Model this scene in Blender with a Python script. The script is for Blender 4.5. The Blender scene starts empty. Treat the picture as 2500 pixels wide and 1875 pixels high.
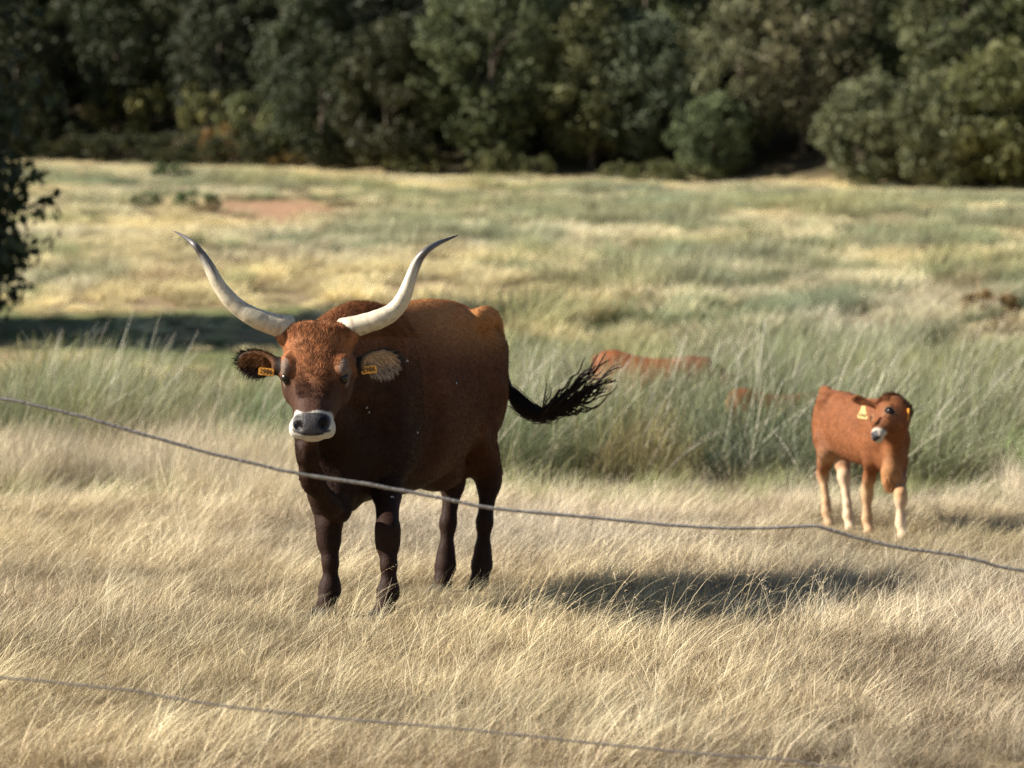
import bpy, math, random
import numpy as np
from mathutils import Vector, Matrix, noise as mnoise

SC = bpy.context.scene
rng = np.random.default_rng(7)
random.seed(7)
HFOV = math.radians(16.4)
FPX = 1250 / math.tan(HFOV / 2)          # focal length in photo pixels (2500 wide)
CAM_H = 1.47
PITCH = math.atan(257.5 / FPX)

# ---------------------------------------------------------------- camera, sky, sun, exposure
cam_data = bpy.data.cameras.new('camera')
cam = bpy.data.objects.new('camera', cam_data)
SC.collection.objects.link(cam)
cam.location = (0, 0, CAM_H)
cam.rotation_euler = (math.pi / 2 - PITCH, 0, 0)
cam_data.sensor_width = 36
cam_data.lens = 18 / math.tan(HFOV / 2)
cam_data.clip_start = 0.5
cam_data.clip_end = 3000
cam_data.dof.use_dof = True
cam_data.dof.focus_distance = 13.9
cam_data.dof.aperture_fstop = cam_data.lens / 1000 / 0.034
SC.camera = cam

SUN_EL, SUN_AZ = math.radians(32), math.radians(-92)   # azimuth measured from +Y towards +X
sun_dir = Vector((math.sin(SUN_AZ) * math.cos(SUN_EL), math.cos(SUN_AZ) * math.cos(SUN_EL), math.sin(SUN_EL)))
world = bpy.data.worlds.new('World')
SC.world = world
world.use_nodes = True
wn = world.node_tree
sky = wn.nodes.new('ShaderNodeTexSky')
sky.sky_type = 'NISHITA'
sky.sun_disc = False
sky.sun_elevation = SUN_EL
sky.sun_rotation = SUN_AZ
wn.links.new(sky.outputs[0], wn.nodes['Background'].inputs[0])
wn.nodes['Background'].inputs[1].default_value = 0.05
sun_data = bpy.data.lights.new('sun', 'SUN')
sun_data.energy = 5.0
sun_data.angle = math.radians(0.5)
sun_data.color = (1.0, 0.93, 0.81)
sun = bpy.data.objects.new('sun', sun_data)
sun.rotation_euler = (-sun_dir).to_track_quat('-Z', 'Y').to_euler()
SC.collection.objects.link(sun)
SC.view_settings.view_transform = 'Standard'
SC.view_settings.look = 'None'
SC.view_settings.gamma = 1
SC.view_settings.exposure = 1.2
SC.view_settings.use_curve_mapping = False
SC.cycles.max_bounces = 4
SC.cycles.diffuse_bounces = 3
SC.cycles.sample_clamp_indirect = 2.0
SC.cycles.transparent_max_bounces = 4
SC.cycles.use_denoising = True
SC.cycles.denoising_prefilter = 'NONE'

# ---------------------------------------------------------------- helpers
COL = SC.collection

def W(dx, dy, Y):
    """world point seen at photo pixel (in a 2212-wide view) at distance Y along the ground"""
    u, v = dx * 2500 / 2212, dy * 2500 / 2212
    a, b = (u - 1250) / FPX, (937.5 - v) / FPX
    d = np.array([a, math.cos(PITCH) + b * math.sin(PITCH), -math.sin(PITCH) + b * math.cos(PITCH)])
    return np.array([0, 0, CAM_H]) + d * (Y / d[1])

def smoothstep(a, b, x):
    t = np.clip((x - a) / (b - a), 0, 1)
    return t * t * (3 - 2 * t)

def _hash(ix, iy, iz, seed):
    h = (ix * 374761393 + iy * 668265263 + iz * 2147483647 + seed * 1274126177) & 0xffffffff
    h = ((h ^ (h >> 13)) * 1274126177) & 0xffffffff
    return ((h ^ (h >> 16)) & 0xffff) / 65535.0

def vnoise(x, y, z=0.0, seed=0):
    x, y, z = np.broadcast_arrays(np.asarray(x, float), np.asarray(y, float), np.asarray(z, float))
    ix, iy, iz = np.floor(x).astype(np.int64), np.floor(y).astype(np.int64), np.floor(z).astype(np.int64)
    fx, fy, fz = x - ix, y - iy, z - iz
    fx, fy, fz = [f * f * (3 - 2 * f) for f in (fx, fy, fz)]
    r = 0
    for dx in (0, 1):
        for dy in (0, 1):
            for dz in (0, 1):
                w = (fx if dx else 1 - fx) * (fy if dy else 1 - fy) * (fz if dz else 1 - fz)
                r = r + w * _hash(ix + dx, iy + dy, iz + dz, seed)
    return r

def fbm(x, y, z=0.0, seed=0, octs=3):
    r, a, t = 0, 1.0, 0
    for i in range(octs):
        r = r + a * vnoise(np.asarray(x) * 2 ** i, np.asarray(y) * 2 ** i, np.asarray(z) * 2 ** i, seed + i * 17)
        t += a
        a *= 0.5
    return r / t

def mesh_np(name, verts, quads=None, tris=None, smooth=False):
    me = bpy.data.meshes.new(name)
    verts = np.asarray(verts, np.float32)
    nq = 0 if quads is None else len(quads)
    nt = 0 if tris is None else len(tris)
    me.vertices.add(len(verts))
    me.vertices.foreach_set('co', verts.ravel())
    idx = []
    if nq: idx.append(np.asarray(quads, np.int32).ravel())
    if nt: idx.append(np.asarray(tris, np.int32).ravel())
    if idx:
        idx = np.concatenate(idx)
        me.loops.add(len(idx))
        me.loops.foreach_set('vertex_index', idx)
        me.polygons.add(nq + nt)
        starts = np.concatenate([np.arange(nq) * 4, nq * 4 + np.arange(nt) * 3]).astype(np.int32)
        me.polygons.foreach_set('loop_start', starts)
        if smooth:
            me.polygons.foreach_set('use_smooth', np.ones(nq + nt, bool))
    me.update(calc_edges=True)
    me.validate()
    return me

def set_col(me, cols, name='col'):
    a = me.attributes.new(name, 'FLOAT_COLOR', 'POINT')
    c = np.ones((len(me.vertices), 4), np.float32)
    c[:, :cols.shape[1]] = cols
    a.data.foreach_set('color', c.ravel())

def tag(o, label=None, cat=None, group=None, kind=None):
    if label: o['label'] = label
    if cat: o['category'] = cat
    if group: o['group'] = group
    if kind: o['kind'] = kind
    return o

def link(name, data, mat=None, parent=None, loc=None):
    o = bpy.data.objects.new(name, data)
    COL.objects.link(o)
    if mat is not None and hasattr(data, 'materials'):
        for m in (mat if isinstance(mat, (list, tuple)) else [mat]):
            data.materials.append(m)
    if parent is not None: o.parent = parent
    if loc is not None: o.location = loc
    return o

# ---------------------------------------------------------------- materials
def new_mat(name):
    m = bpy.data.materials.new(name)
    m.use_nodes = True
    nt = m.node_tree
    b = nt.nodes['Principled BSDF']
    return m, nt, b

def N(nt, typ, **kw):
    n = nt.nodes.new(typ)
    for k, v in kw.items():
        setattr(n, k, v)
    return n

def mixc(nt, fac, a, b, mode='MIX'):
    n = N(nt, 'ShaderNodeMix', data_type='RGBA', blend_type=mode)
    for sock, val in ((n.inputs[0], fac), (n.inputs[6], a), (n.inputs[7], b)):
        if hasattr(val, 'is_output'): nt.links.new(val, sock)
        elif isinstance(val, (int, float)): sock.default_value = val
        else: sock.default_value = (*val, 1)
    return n.outputs[2]

def noise_node(nt, scale, detail=4, coord=None, rough=0.55, stretch=None):
    tc = N(nt, 'ShaderNodeTexCoord')
    out = tc.outputs['Object']
    if stretch:
        mp = N(nt, 'ShaderNodeMapping')
        mp.inputs['Scale'].default_value = stretch
        nt.links.new(out, mp.inputs[0]); out = mp.outputs[0]
    n = N(nt, 'ShaderNodeTexNoise')
    n.inputs['Scale'].default_value = scale
    n.inputs['Detail'].default_value = detail
    n.inputs['Roughness'].default_value = rough
    nt.links.new(out, n.inputs['Vector'])
    return n.outputs['Fac']

def ramp(nt, fac, stops):
    r = N(nt, 'ShaderNodeValToRGB')
    nt.links.new(fac, r.inputs[0])
    while len(r.color_ramp.elements) < len(stops): r.color_ramp.elements.new(0.5)
    for e, (p, c) in zip(r.color_ramp.elements, stops):
        e.position = p; e.color = (*c, 1)
    return r.outputs[0]

def mat_hide(name, gloss=0.65):
    m, nt, b = new_mat(name)
    at = N(nt, 'ShaderNodeAttribute', attribute_name='col')
    nz = noise_node(nt, 28, 5)
    nz2 = noise_node(nt, 160, 3)
    f = ramp(nt, nz, [(0.25, (0.74, 0.74, 0.74)), (0.75, (1.22, 1.2, 1.15))])
    c = mixc(nt, 1.0, at.outputs['Color'], f, 'MULTIPLY')
    f2 = ramp(nt, nz2, [(0.3, (0.75, 0.75, 0.75)), (0.7, (1.25, 1.25, 1.25))])
    c = mixc(nt, 1.0, c, f2, 'MULTIPLY')
    nt.links.new(c, b.inputs['Base Color'])
    rg = N(nt, 'ShaderNodeAttribute', attribute_name='rough')
    nt.links.new(rg.outputs['Fac'], b.inputs['Roughness'])
    b.inputs['Specular IOR Level'].default_value = 0.10
    bp = N(nt, 'ShaderNodeBump')
    bp.inputs['Strength'].default_value = 0.5
    bp.inputs['Distance'].default_value = 0.006
    nt.links.new(noise_node(nt, 90, 4), bp.inputs['Height'])
    nt.links.new(bp.outputs[0], b.inputs['Normal'])
    return m

def mat_attr_hair(name, rough=0.55, spec=0.3):
    m, nt, b = new_mat(name)
    at = N(nt, 'ShaderNodeAttribute', attribute_name='col')
    hi = N(nt, 'ShaderNodeHairInfo')
    v = ramp(nt, hi.outputs['Random'], [(0, (0.45, 0.45, 0.45)), (1, (1.6, 1.55, 1.5))])
    c = mixc(nt, 1.0, at.outputs['Color'], v, 'MULTIPLY')
    nt.links.new(c, b.inputs['Base Color'])
    b.inputs['Roughness'].default_value = rough
    b.inputs['Specular IOR Level'].default_value = spec
    return m

def mat_plain(name, col, rough=0.6, var=0.2, scale=30, spec=0.4, metal=0.0, bump=0.0):
    m, nt, b = new_mat(name)
    nz = noise_node(nt, scale, 5)
    c = ramp(nt, nz, [(0.25, tuple(x * (1 - var) for x in col)), (0.75, tuple(min(1, x * (1 + var)) for x in col))])
    nt.links.new(c, b.inputs['Base Color'])
    b.inputs['Roughness'].default_value = rough
    b.inputs['Specular IOR Level'].default_value = spec
    b.inputs['Metallic'].default_value = metal
    if bump:
        bp = N(nt, 'ShaderNodeBump')
        bp.inputs['Strength'].default_value = bump
        bp.inputs['Distance'].default_value = 0.004
        nt.links.new(nz, bp.inputs['Height'])
        nt.links.new(bp.outputs[0], b.inputs['Normal'])
    return m

def mat_blade(name, rough=0.55, trans=0.3, inst=True, objrand=False):
    """grass, stems and leaves: colour from the blade itself times the tuft's own tint"""
    m, nt, b = new_mat(name)
    at = N(nt, 'ShaderNodeAttribute', attribute_name='col')
    c = at.outputs['Color']
    if inst:
        ti = N(nt, 'ShaderNodeAttribute', attribute_name='tint', attribute_type='INSTANCER')
        c = mixc(nt, 1.0, c, ti.outputs['Color'], 'MULTIPLY')
    if objrand:
        oc = N(nt, 'ShaderNodeObjectInfo')
        c = mixc(nt, 1.0, c, oc.outputs['Color'], 'MULTIPLY')
    nt.links.new(c, b.inputs['Base Color'])
    b.inputs['Roughness'].default_value = rough
    b.inputs['Specular IOR Level'].default_value = 0.25
    tr = N(nt, 'ShaderNodeBsdfTranslucent')
    nt.links.new(c, tr.inputs[0])
    mx = N(nt, 'ShaderNodeMixShader')
    mx.inputs[0].default_value = trans
    nt.links.new(b.outputs[0], mx.inputs[1]); nt.links.new(tr.outputs[0], mx.inputs[2])
    out = [n for n in nt.nodes if n.type == 'OUTPUT_MATERIAL'][0]
    nt.links.new(mx.outputs[0], out.inputs[0])
    return m

M_HIDE = mat_hide('cattle_hide')
M_FUR = mat_attr_hair('cattle_fur', 0.6, 0.08)
M_TAILHAIR = mat_attr_hair('tail_hair', 0.5, 0.15)
M_GRASS = mat_blade('dry_grass_blades', 0.5, 0.12)
M_BROOM = mat_blade('broom_stems', 0.6, 0.15, inst=False, objrand=True)
M_TUFT = mat_blade('field_tufts', 0.6, 0.2)
M_LEAF = mat_blade('oak_leaves', 0.65, 0.28, inst=False, objrand=True)
M_BARK = mat_plain('oak_bark', (0.10, 0.08, 0.06), 0.9, 0.4, 8)
M_EYE = mat_plain('dark_wet_eye', (0.006, 0.004, 0.003), 0.22, 0.2, 20, 0.45)
M_TAG = mat_plain('orange_ear_tag', (0.85, 0.38, 0.05), 0.5, 0.08, 60)
M_TAG2 = mat_plain('pale_yellow_ear_tag', (0.8, 0.55, 0.22), 0.5, 0.08, 60)
M_INK = mat_plain('black_print', (0.02, 0.015, 0.01), 0.7, 0.1, 60)
M_WIRE = mat_plain('weathered_wire', (0.27, 0.25, 0.23), 0.55, 0.35, 90, 0.5, 0.3, 0.6)
M_WIRE2 = mat_plain('galvanised_wire', (0.30, 0.265, 0.235), 0.45, 0.35, 60, 0.5, 0.4, 0.4)
M_FLY = mat_plain('fly_body', (0.02, 0.02, 0.02), 0.4, 0.1, 100)
M_WING = mat_plain('fly_wing', (0.6, 0.6, 0.6), 0.3, 0.1, 100)

# ---------------------------------------------------------------- terrain
def line_y(x):                       # distance of the edge of the wood
    return 141 - 0.75 * x + 2.0 * np.sin(np.asarray(x) * 0.21)

def ground_z(x, y):
    x = np.asarray(x, float); y = np.asarray(y, float)
    t = np.clip(y - 27, 0, None)
    soft = np.where(t < 12, t * t / 24, t - 6)
    yl = line_y(np.clip(x, -120, 120))
    z = 0.0505 * soft * 1.0
    past = np.clip(y - yl, 0, None)
    z = 0.0505 * np.where(y > yl, np.clip(yl - 33, 0, None), soft)
    z = z + 0.26 * np.clip(past, 0, 160)
    z = z - 0.012 * x * smoothstep(60, 150, y)
    amp = smoothstep(28, 60, y)
    z = z + amp * 0.35 * (fbm(x * 0.09, y * 0.09, 0, 3) - 0.5)
    z = z + 0.05 * (fbm(x * 0.6, y * 0.6, 0, 5) - 0.5)
    return z

def ground_at(dx, dy):
    ys = np.arange(30, 175, .25)
    p0, p1 = W(dx, dy, 1.0), W(dx, dy, 2.0)
    dr = p1 - p0
    xs = dr[0] * ys; zs = CAM_H + (p1 - p0)[2] * ys
    k = np.where(ground_z(xs, ys) > zs)[0]
    i = k[0] if len(k) else len(ys) - 1
    return float(xs[i]), float(ys[i])

SOIL = ground_at(590, 452)
print('soil at', SOIL)
def soil_mask(x, y):                 # bare reddish earth
    m = np.exp(-(((x - SOIL[0] - (y - SOIL[1]) * -.06) / 3.3) ** 2 + ((y - SOIL[1]) / 12) ** 2) ** 1.3) * smoothstep(.30, .60, fbm(x * .5, y * .3, 0, 91) + .14)
    m2 = np.exp(-(((x - 15.5) / 1.8) ** 2 + ((y - 82) / 6) ** 2) ** 2) * 0.0
    return m

gy = np.concatenate([np.arange(-60, 8, 4), np.arange(8, 30, 0.35), np.arange(30, 60, 0.8), np.arange(60, 200, 1.6), np.arange(200, 420, 8), np.array([440, 520, 700, 1000, 1500])])
gx1 = np.concatenate([np.arange(0, 8, 0.35), np.arange(8, 45, 1.1), np.arange(45, 150, 6), np.array([160, 220, 320, 500, 800, 1300])])
gx = np.concatenate([-gx1[::-1][:-1], gx1])
GX, GY = np.meshgrid(gx, gy)
GZ = ground_z(GX, GY)
gv = np.stack([GX, GY, GZ], -1).reshape(-1, 3)
nx, ny = len(gx), len(gy)
ii, jj = np.meshgrid(np.arange(nx - 1), np.arange(ny - 1))
i0 = (jj * nx + ii).ravel()
gq = np.stack([i0, i0 + 1, i0 + nx + 1, i0 + nx], 1)
gme = mesh_np('ground', gv, gq, smooth=True)
straw = np.array([0.26, 0.20, 0.125]); green = np.array([0.13, 0.15, 0.065]); soil = np.array([0.37, 0.225, 0.145]); litter = np.array([0.055, 0.045, 0.028]); pale = np.array([0.50, 0.40, 0.22])
x_, y_ = gv[:, 0], gv[:, 1]
gm = smoothstep(0.42, 0.6, fbm(x_ * 0.33, y_ * 0.26, 0, 11, 4)) * smoothstep(30, 45, y_)
gc = straw * (1 - gm[:, None]) + green * gm[:, None]
yl = line_y(np.clip(x_, -120, 120))
pl = (smoothstep(-26, -8, y_ - yl) * 0.8)[:, None]
gc = gc * (1 - pl) + pale * pl
sm = soil_mask(x_, y_)[:, None]
gc = gc * (1 - sm) + soil * sm
wd = smoothstep(-1.0, 2.0, y_ - yl)[:, None]
gc = gc * (1 - wd) + litter * wd
set_col(gme, gc)
M_GROUND, nt, b = new_mat('pasture_earth')
at = N(nt, 'ShaderNodeAttribute', attribute_name='col')
f1 = ramp(nt, noise_node(nt, 3.0, 8, rough=0.65), [(0.3, (0.55, 0.55, 0.55)), (0.7, (1.3, 1.28, 1.2))])
f2 = ramp(nt, noise_node(nt, 0.35, 4), [(0.3, (0.75, 0.78, 0.75)), (0.7, (1.2, 1.15, 1.1))])
cc = mixc(nt, 1.0, mixc(nt, 1.0, at.outputs['Color'], f1, 'MULTIPLY'), f2, 'MULTIPLY')
nt.links.new(cc, b.inputs['Base Color'])
b.inputs['Roughness'].default_value = 0.95
b.inputs['Specular IOR Level'].default_value = 0.1
bp = N(nt, 'ShaderNodeBump'); bp.inputs['Strength'].default_value = 0.6; bp.inputs['Distance'].default_value = 0.05
nt.links.new(noise_node(nt, 14, 6), bp.inputs['Height']); nt.links.new(bp.outputs[0], b.inputs['Normal'])
ground = tag(link('ground', gme, M_GROUND), 'dry pasture ground rising gently to the edge of the wood', kind='structure')

# ---------------------------------------------------------------- blades
def ribbons(base, dirh, length, lean, curl, width, col_a, col_b, segs=3, twist=None, grav=0.0):
    """many thin tapering blades as one vertex/quad array. dirh = heading angle; lean = start angle from vertical; curl = extra bend along the blade"""
    n = len(base)
    pts = np.zeros((n, segs + 1, 3)); pts[:, 0] = base
    step = length / segs
    for s in range(segs):
        a = lean + curl * ((s + 0.5) / segs)
        dxy = np.sin(a) * step
        pts[:, s + 1, 0] = pts[:, s, 0] + np.cos(dirh) * dxy
        pts[:, s + 1, 1] = pts[:, s, 1] + np.sin(dirh) * dxy
        pts[:, s + 1, 2] = pts[:, s, 2] + np.cos(a) * step
    wa = rng.uniform(0, 2 * np.pi, n) if twist is None else twist
    side = np.stack([np.cos(wa), np.sin(wa), np.zeros(n)], 1)
    V = np.zeros((n, segs + 1, 2, 3)); C = np.zeros((n, segs + 1, 2, 3))
    for s in range(segs + 1):
        w = width * (1 - 0.8 * (s / segs) ** 1.5) * 0.5
        V[:, s, 0] = pts[:, s] - side * w[:, None]
        V[:, s, 1] = pts[:, s] + side * w[:, None]
        t = s / segs
        C[:, s, :] = (col_a * (1 - t) + col_b * t)[:, None, :]
    idx = np.arange(n * (segs + 1) * 2).reshape(n, segs + 1, 2)
    Q = np.stack([idx[:, :-1, 0], idx[:, :-1, 1], idx[:, 1:, 1], idx[:, 1:, 0]], -1).reshape(-1, 4)
    return V.reshape(-1, 3), Q, C.reshape(-1, 3), pts

def join(parts):
    V, Q, C, off = [], [], [], 0
    for v, q, c in parts:
        V.append(v); Q.append(q + off); C.append(c); off += len(v)
    return np.concatenate(V), np.concatenate(Q), np.concatenate(C)

def jit(col, n, amt=0.2, hue=0.05):
    k = rng.uniform(1 - amt, 1 + amt, (n, 1))
    return np.clip(np.array(col)[None] * k * rng.uniform(1 - hue, 1 + hue, (n, 3)), 0, 1)

def disc(n, r):
    a = rng.uniform(0, 2 * np.pi, n); q = np.sqrt(rng.uniform(0, 1, n)) * r
    return np.stack([np.cos(a) * q, np.sin(a) * q, np.zeros(n)], 1)

STRAW = (0.64, 0.55, 0.37); STRAWD = (0.36, 0.28, 0.17)
grass_src = bpy.data.collections.new('grass_sources')
def src(coll, name, parts, mat):
    V, Q, C = join(parts)
    me = mesh_np(name, V, Q); set_col(me, C); me.materials.append(mat)
    o = bpy.data.objects.new(name, me); coll.objects.link(o)
    return o

def grass_tuft(name, n, L, lean, curl, r, w=0.0026, colA=STRAWD, colB=STRAW, spread=0.8):
    b_ = disc(n, r); b_[:, 2] = -0.01
    heading = rng.normal(0, spread, n)
    v, q, c, _ = ribbons(b_, heading, rng.uniform(0.55, 1.1, n) * L, rng.normal(lean, 0.25, n), rng.normal(curl, 0.35, n), rng.uniform(0.7, 1.3, n) * w, jit(colA, n, .35), jit(colB, n, .22), 3)
    return src(grass_src, name, [(v, q, c)], M_GRASS)

def seed_tuft(name, n, L, r):
    b_ = disc(n, r)
    v, q, c, pts = ribbons(b_, rng.normal(0, .45, n), rng.uniform(.7, 1.1, n) * L, rng.normal(.25, .15, n), rng.normal(1.0, .25, n), np.full(n, .0022), jit(STRAWD, n, .2), jit((.72, .6, .38), n, .15), 6)
    parts = [(v, q, c)]
    tip = np.repeat(pts[:, -1], 7, 0) * 1.0; prev = np.repeat(pts[:, -2], 7, 0)
    t = rng.uniform(0, 1, len(tip))[:, None]
    bb = prev * (1 - t) + tip * t
    m = len(bb)
    v, q, c, _ = ribbons(bb, rng.normal(0, 1.2, m), rng.uniform(.012, .035, m), rng.normal(1.3, .3, m), rng.normal(.6, .3, m), rng.uniform(.002, .004, m), jit((.7, .58, .38), m, .2), jit((.75, .63, .42), m, .2), 1)
    parts.append((v, q, c))
    return src(grass_src, name, parts, M_GRASS)

# index order is alphabetical: a..i
def thatch(name, n, L, r, ca, cb, w=.0026):
    b_ = disc(n, r); b_[:, 2] = rng.uniform(-.01, .035, n)
    v, q, c, _ = ribbons(b_, rng.uniform(0, 2 * np.pi, n), rng.uniform(.4, 1.2, n) * L, rng.uniform(.3, 1.5, n), rng.normal(.5, .6, n), rng.uniform(.6, 1.3, n) * w, jit(ca, n, .5), jit(cb, n, .4), 3)
    return src(grass_src, name, [(v, q, c)], M_GRASS)
PALE = (.80, .71, .50)
grass_tuft('a_tuft_flat', 46, .20, 1.05, .35, .12, .0026, STRAWD, STRAW, 1.1)
grass_tuft('b_tuft_lean', 34, .25, .70, .65, .10, .0024, STRAWD, PALE, .8)
grass_tuft('c_tuft_upright', 38, .17, .35, .75, .09, .0024, STRAWD, STRAW, 1.2)
grass_tuft('d_tuft_long', 18, .36, .62, .75, .08, .0026, (.45, .36, .22), PALE, .6)
thatch('e_thatch', 90, .13, .15, (.20, .145, .085), (.56, .46, .30))
seed_tuft('f_seed_heads', 6, .46, .08)
grass_tuft('g_tall_fuzzy', 60, .48, .20, .7, .12, .003, (.48, .39, .25), (.70, .60, .40))
grass_tuft('h_green_shoots', 40, .32, .25, .55, .09, .003, (.12, .15, .05), (.30, .30, .12))
thatch('i_dark_thatch', 80, .10, .15, (.12, .085, .05), (.40, .31, .20), .003)

def scatter_modifier(name, P, idx, rot, scl, tint, coll, label, kind='stuff', cat='grass'):
    me = bpy.data.meshes.new(name)
    me.vertices.add(len(P)); me.vertices.foreach_set('co', np.asarray(P, np.float32).ravel())
    a = me.attributes.new('idx', 'INT', 'POINT'); a.data.foreach_set('value', np.asarray(idx, np.int32))
    a = me.attributes.new('rot', 'FLOAT_VECTOR', 'POINT'); a.data.foreach_set('vector', np.asarray(rot, np.float32).ravel())
    a = me.attributes.new('scl', 'FLOAT_VECTOR', 'POINT'); a.data.foreach_set('vector', np.asarray(scl, np.float32).ravel())
    a = me.attributes.new('tint', 'FLOAT_COLOR', 'POINT')
    t4 = np.ones((len(P), 4), np.float32); t4[:, :3] = tint; a.data.foreach_set('color', t4.ravel())
    o = link(name, me)
    ng = bpy.data.node_groups.new(name + '_scatter', 'GeometryNodeTree')
    ng.interface.new_socket('Geometry', in_out='INPUT', socket_type='NodeSocketGeometry')
    ng.interface.new_socket('Geometry', in_out='OUTPUT', socket_type='NodeSocketGeometry')
    gi, go = ng.nodes.new('NodeGroupInput'), ng.nodes.new('NodeGroupOutput')
    ip = ng.nodes.new('GeometryNodeInstanceOnPoints')
    ci = ng.nodes.new('GeometryNodeCollectionInfo')
    ci.inputs['Collection'].default_value = coll
    ci.inputs['Separate Children'].default_value = True
    ci.inputs['Reset Children'].default_value = True
    def na(nm, t):
        n = ng.nodes.new('GeometryNodeInputNamedAttribute'); n.data_type = t
        n.inputs['Name'].default_value = nm
        return [s for s in n.outputs if s.enabled and s.name == 'Attribute'][0]
    ng.links.new(gi.outputs[0], ip.inputs['Points'])
    ng.links.new(ci.outputs[0], ip.inputs['Instance'])
    ip.inputs['Pick Instance'].default_value = True
    ng.links.new(na('idx', 'INT'), ip.inputs['Instance Index'])
    ng.links.new(na('rot', 'FLOAT_VECTOR'), ip.inputs['Rotation'])
    ng.links.new(na('scl', 'FLOAT_VECTOR'), ip.inputs['Scale'])
    ng.links.new(ip.outputs[0], go.inputs[0])
    md = o.modifiers.new('scatter', 'NODES'); md.node_group = ng
    return tag(o, label, cat, kind=kind)

# near dry grass
def spread(y0, y1, dens, margin=1.3):
    ymid = np.sqrt(rng.uniform(0, 1, 10))
    area = 0.144 * (y1 ** 2 - y0 ** 2) + 2 * margin * (y1 - y0)
    n = int(area * dens)
    y = y0 + (y1 - y0) * rng.uniform(0, 1, n * 2)
    wmax = 0.144 * y1 + margin
    x = rng.uniform(-wmax, wmax, n * 2)
    k = np.abs(x) < 0.144 * y + margin
    return x[k], y[k]

x, y = spread(8.6, 27.5, 135)
nseed = 24
x = np.concatenate([x, rng.uniform(-.05, 1.25, nseed)]); y = np.concatenate([y, rng.uniform(13.9, 14.8, nseed)])
nn = fbm(x * 0.8, y * 0.45, 0, 21); n2 = fbm(x * 2.2, y * 1.4, 0, 23); n3 = vnoise(x * 0.35, y * 0.25, 0, 27)
u = rng.uniform(0, 1, len(x))
idx = np.select([nn < 0.38, u < 0.40, u < 0.50, u < 0.72, u < 0.80, u < .985], [np.select([u < .32, u < .62, u < .80], [8, 4, 0], 1), 4, 0, 1, 2, 3], 5)
far = y > 21.5 + 2.5 * vnoise(x * 0.7, 0, 0, 31)
idx = np.where(far & (u < 0.55) & ((x < -1.0) | (x > 3.3) & (u < .2)), 6, idx)
idx = np.where((y > 22.5) & (u > 0.90) , 7, idx)
idx[-nseed:] = 5
hd = 0.15 + 1.5 * (vnoise(x * 0.5, y * 0.4, 0, 41) - 0.5) + rng.normal(0, .55, len(x))
rot = np.stack([rng.normal(0, .1, len(x)), rng.normal(0, .1, len(x)), hd], 1)
s = rng.uniform(.55, 1.1, len(x)) * (0.38 + 0.72 * n2) * np.where(nn < .36, 1.15, 1.0) * np.where(y < 10.5, .5, 1) * (1 + .25 * smoothstep(19, 23, y) * (x < 0))
hoof = [(W(715, 1325, 15.40)), (W(838, 1328, 15.27)), (W(962, 1280, 16.57)), (W(1042, 1275, 16.64)), W(1873, 1150, 20.4), W(1946, 1163, 20.0), W(1786, 1120, 21.0), W(1832, 1138, 20.7)]
for h in hoof:
    s = np.where((x - h[0]) ** 2 + (y - h[1] + .12) ** 2 < .26 ** 2, s * .42, s)
s[-nseed:] = rng.uniform(.75, 1.05, nseed)
scl = np.stack([s, s, s * rng.uniform(.85, 1.15, len(x))], 1)
bnd = smoothstep(.35, .6, fbm(x * .45 + 3, y * 1.1, 0, 53, 3)); tn = (0.70 + 0.40 * n2) * (.78 + .38 * bnd)
tint = np.stack([tn * (1.0 + 0.06 * (n3 - .5)), tn * (1 + .0 * n3), tn * (1.0 - 0.3 * (n3 - .5))], 1) * rng.uniform(.85, 1.15, (len(x), 1))
scatter_modifier('dry_grass', np.stack([x, y, ground_z(x, y)], 1), idx, rot, scl, tint, grass_src, 'dry straw coloured grass bent over to the right around the cow')

# ---------------------------------------------------------------- field tufts beyond the broom
tuft_src = bpy.data.collections.new('field_sources')
def field_tuft(name, n, L, r, w, ca, cb, lean=.35, curl=.5):
    b_ = disc(n, r); out = np.arctan2(b_[:, 1], b_[:, 0])
    hd = np.where(rng.uniform(0, 1, n) < .5, out, rng.normal(0, .6, n))
    ln = rng.uniform(.1, .5, n) + lean * np.hypot(b_[:, 0], b_[:, 1]) / r
    v, q, c, _ = ribbons(b_, hd, rng.uniform(.5, 1.1, n) * L, ln, rng.normal(curl, .3, n), rng.uniform(.7, 1.3, n) * w, jit(ca, n, .3), jit(cb, n, .25), 2)
    return src(tuft_src, name, [(v, q, c)], M_TUFT)
field_tuft('a_green_broom_tuft', 260, .55, .40, .014, (.13, .13, .068), (.37, .355, .22))
field_tuft('b_blue_green_tuft', 260, .50, .38, .014, (.11, .13, .07), (.31, .33, .20))
field_tuft('c_straw_tuft', 240, .32, .42, .012, (.37, .31, .19), (.62, .545, .37))
field_tuft('d_pale_tuft', 240, .30, .42, .012, (.44, .375, .24), (.72, .645, .46))
field_tuft('e_brown_tuft', 200, .42, .36, .012, (.14, .10, .06), (.34, .25, .15))
def fspread(y0, y1, dens, margin):
    n = int((0.144 * (y1 ** 2 - y0 ** 2) + 2 * margin * (y1 - y0)) * dens)
    y = np.sqrt(rng.uniform(y0 ** 2, y1 ** 2, n * 2))
    x = rng.uniform(-1, 1, n * 2) * (0.144 * y1 + margin)
    k = np.abs(x) < 0.144 * y + margin
    return x[k], y[k]
x, y = fspread(31, 165, 2.3, 3.5)
yl = line_y(x)
k = (y < yl + 1) & (rng.uniform(0, 1, len(x)) > soil_mask(x, y) * 1.15)
x, y, yl = x[k], y[k], yl[k]
gn = fbm(x * 0.33, y * 0.26, 0, 11, 4); n2 = fbm(x * .5, y * .3, 0, 13); u = rng.uniform(0, 1, len(x))
edge = smoothstep(-24, -9, y - yl)
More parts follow.
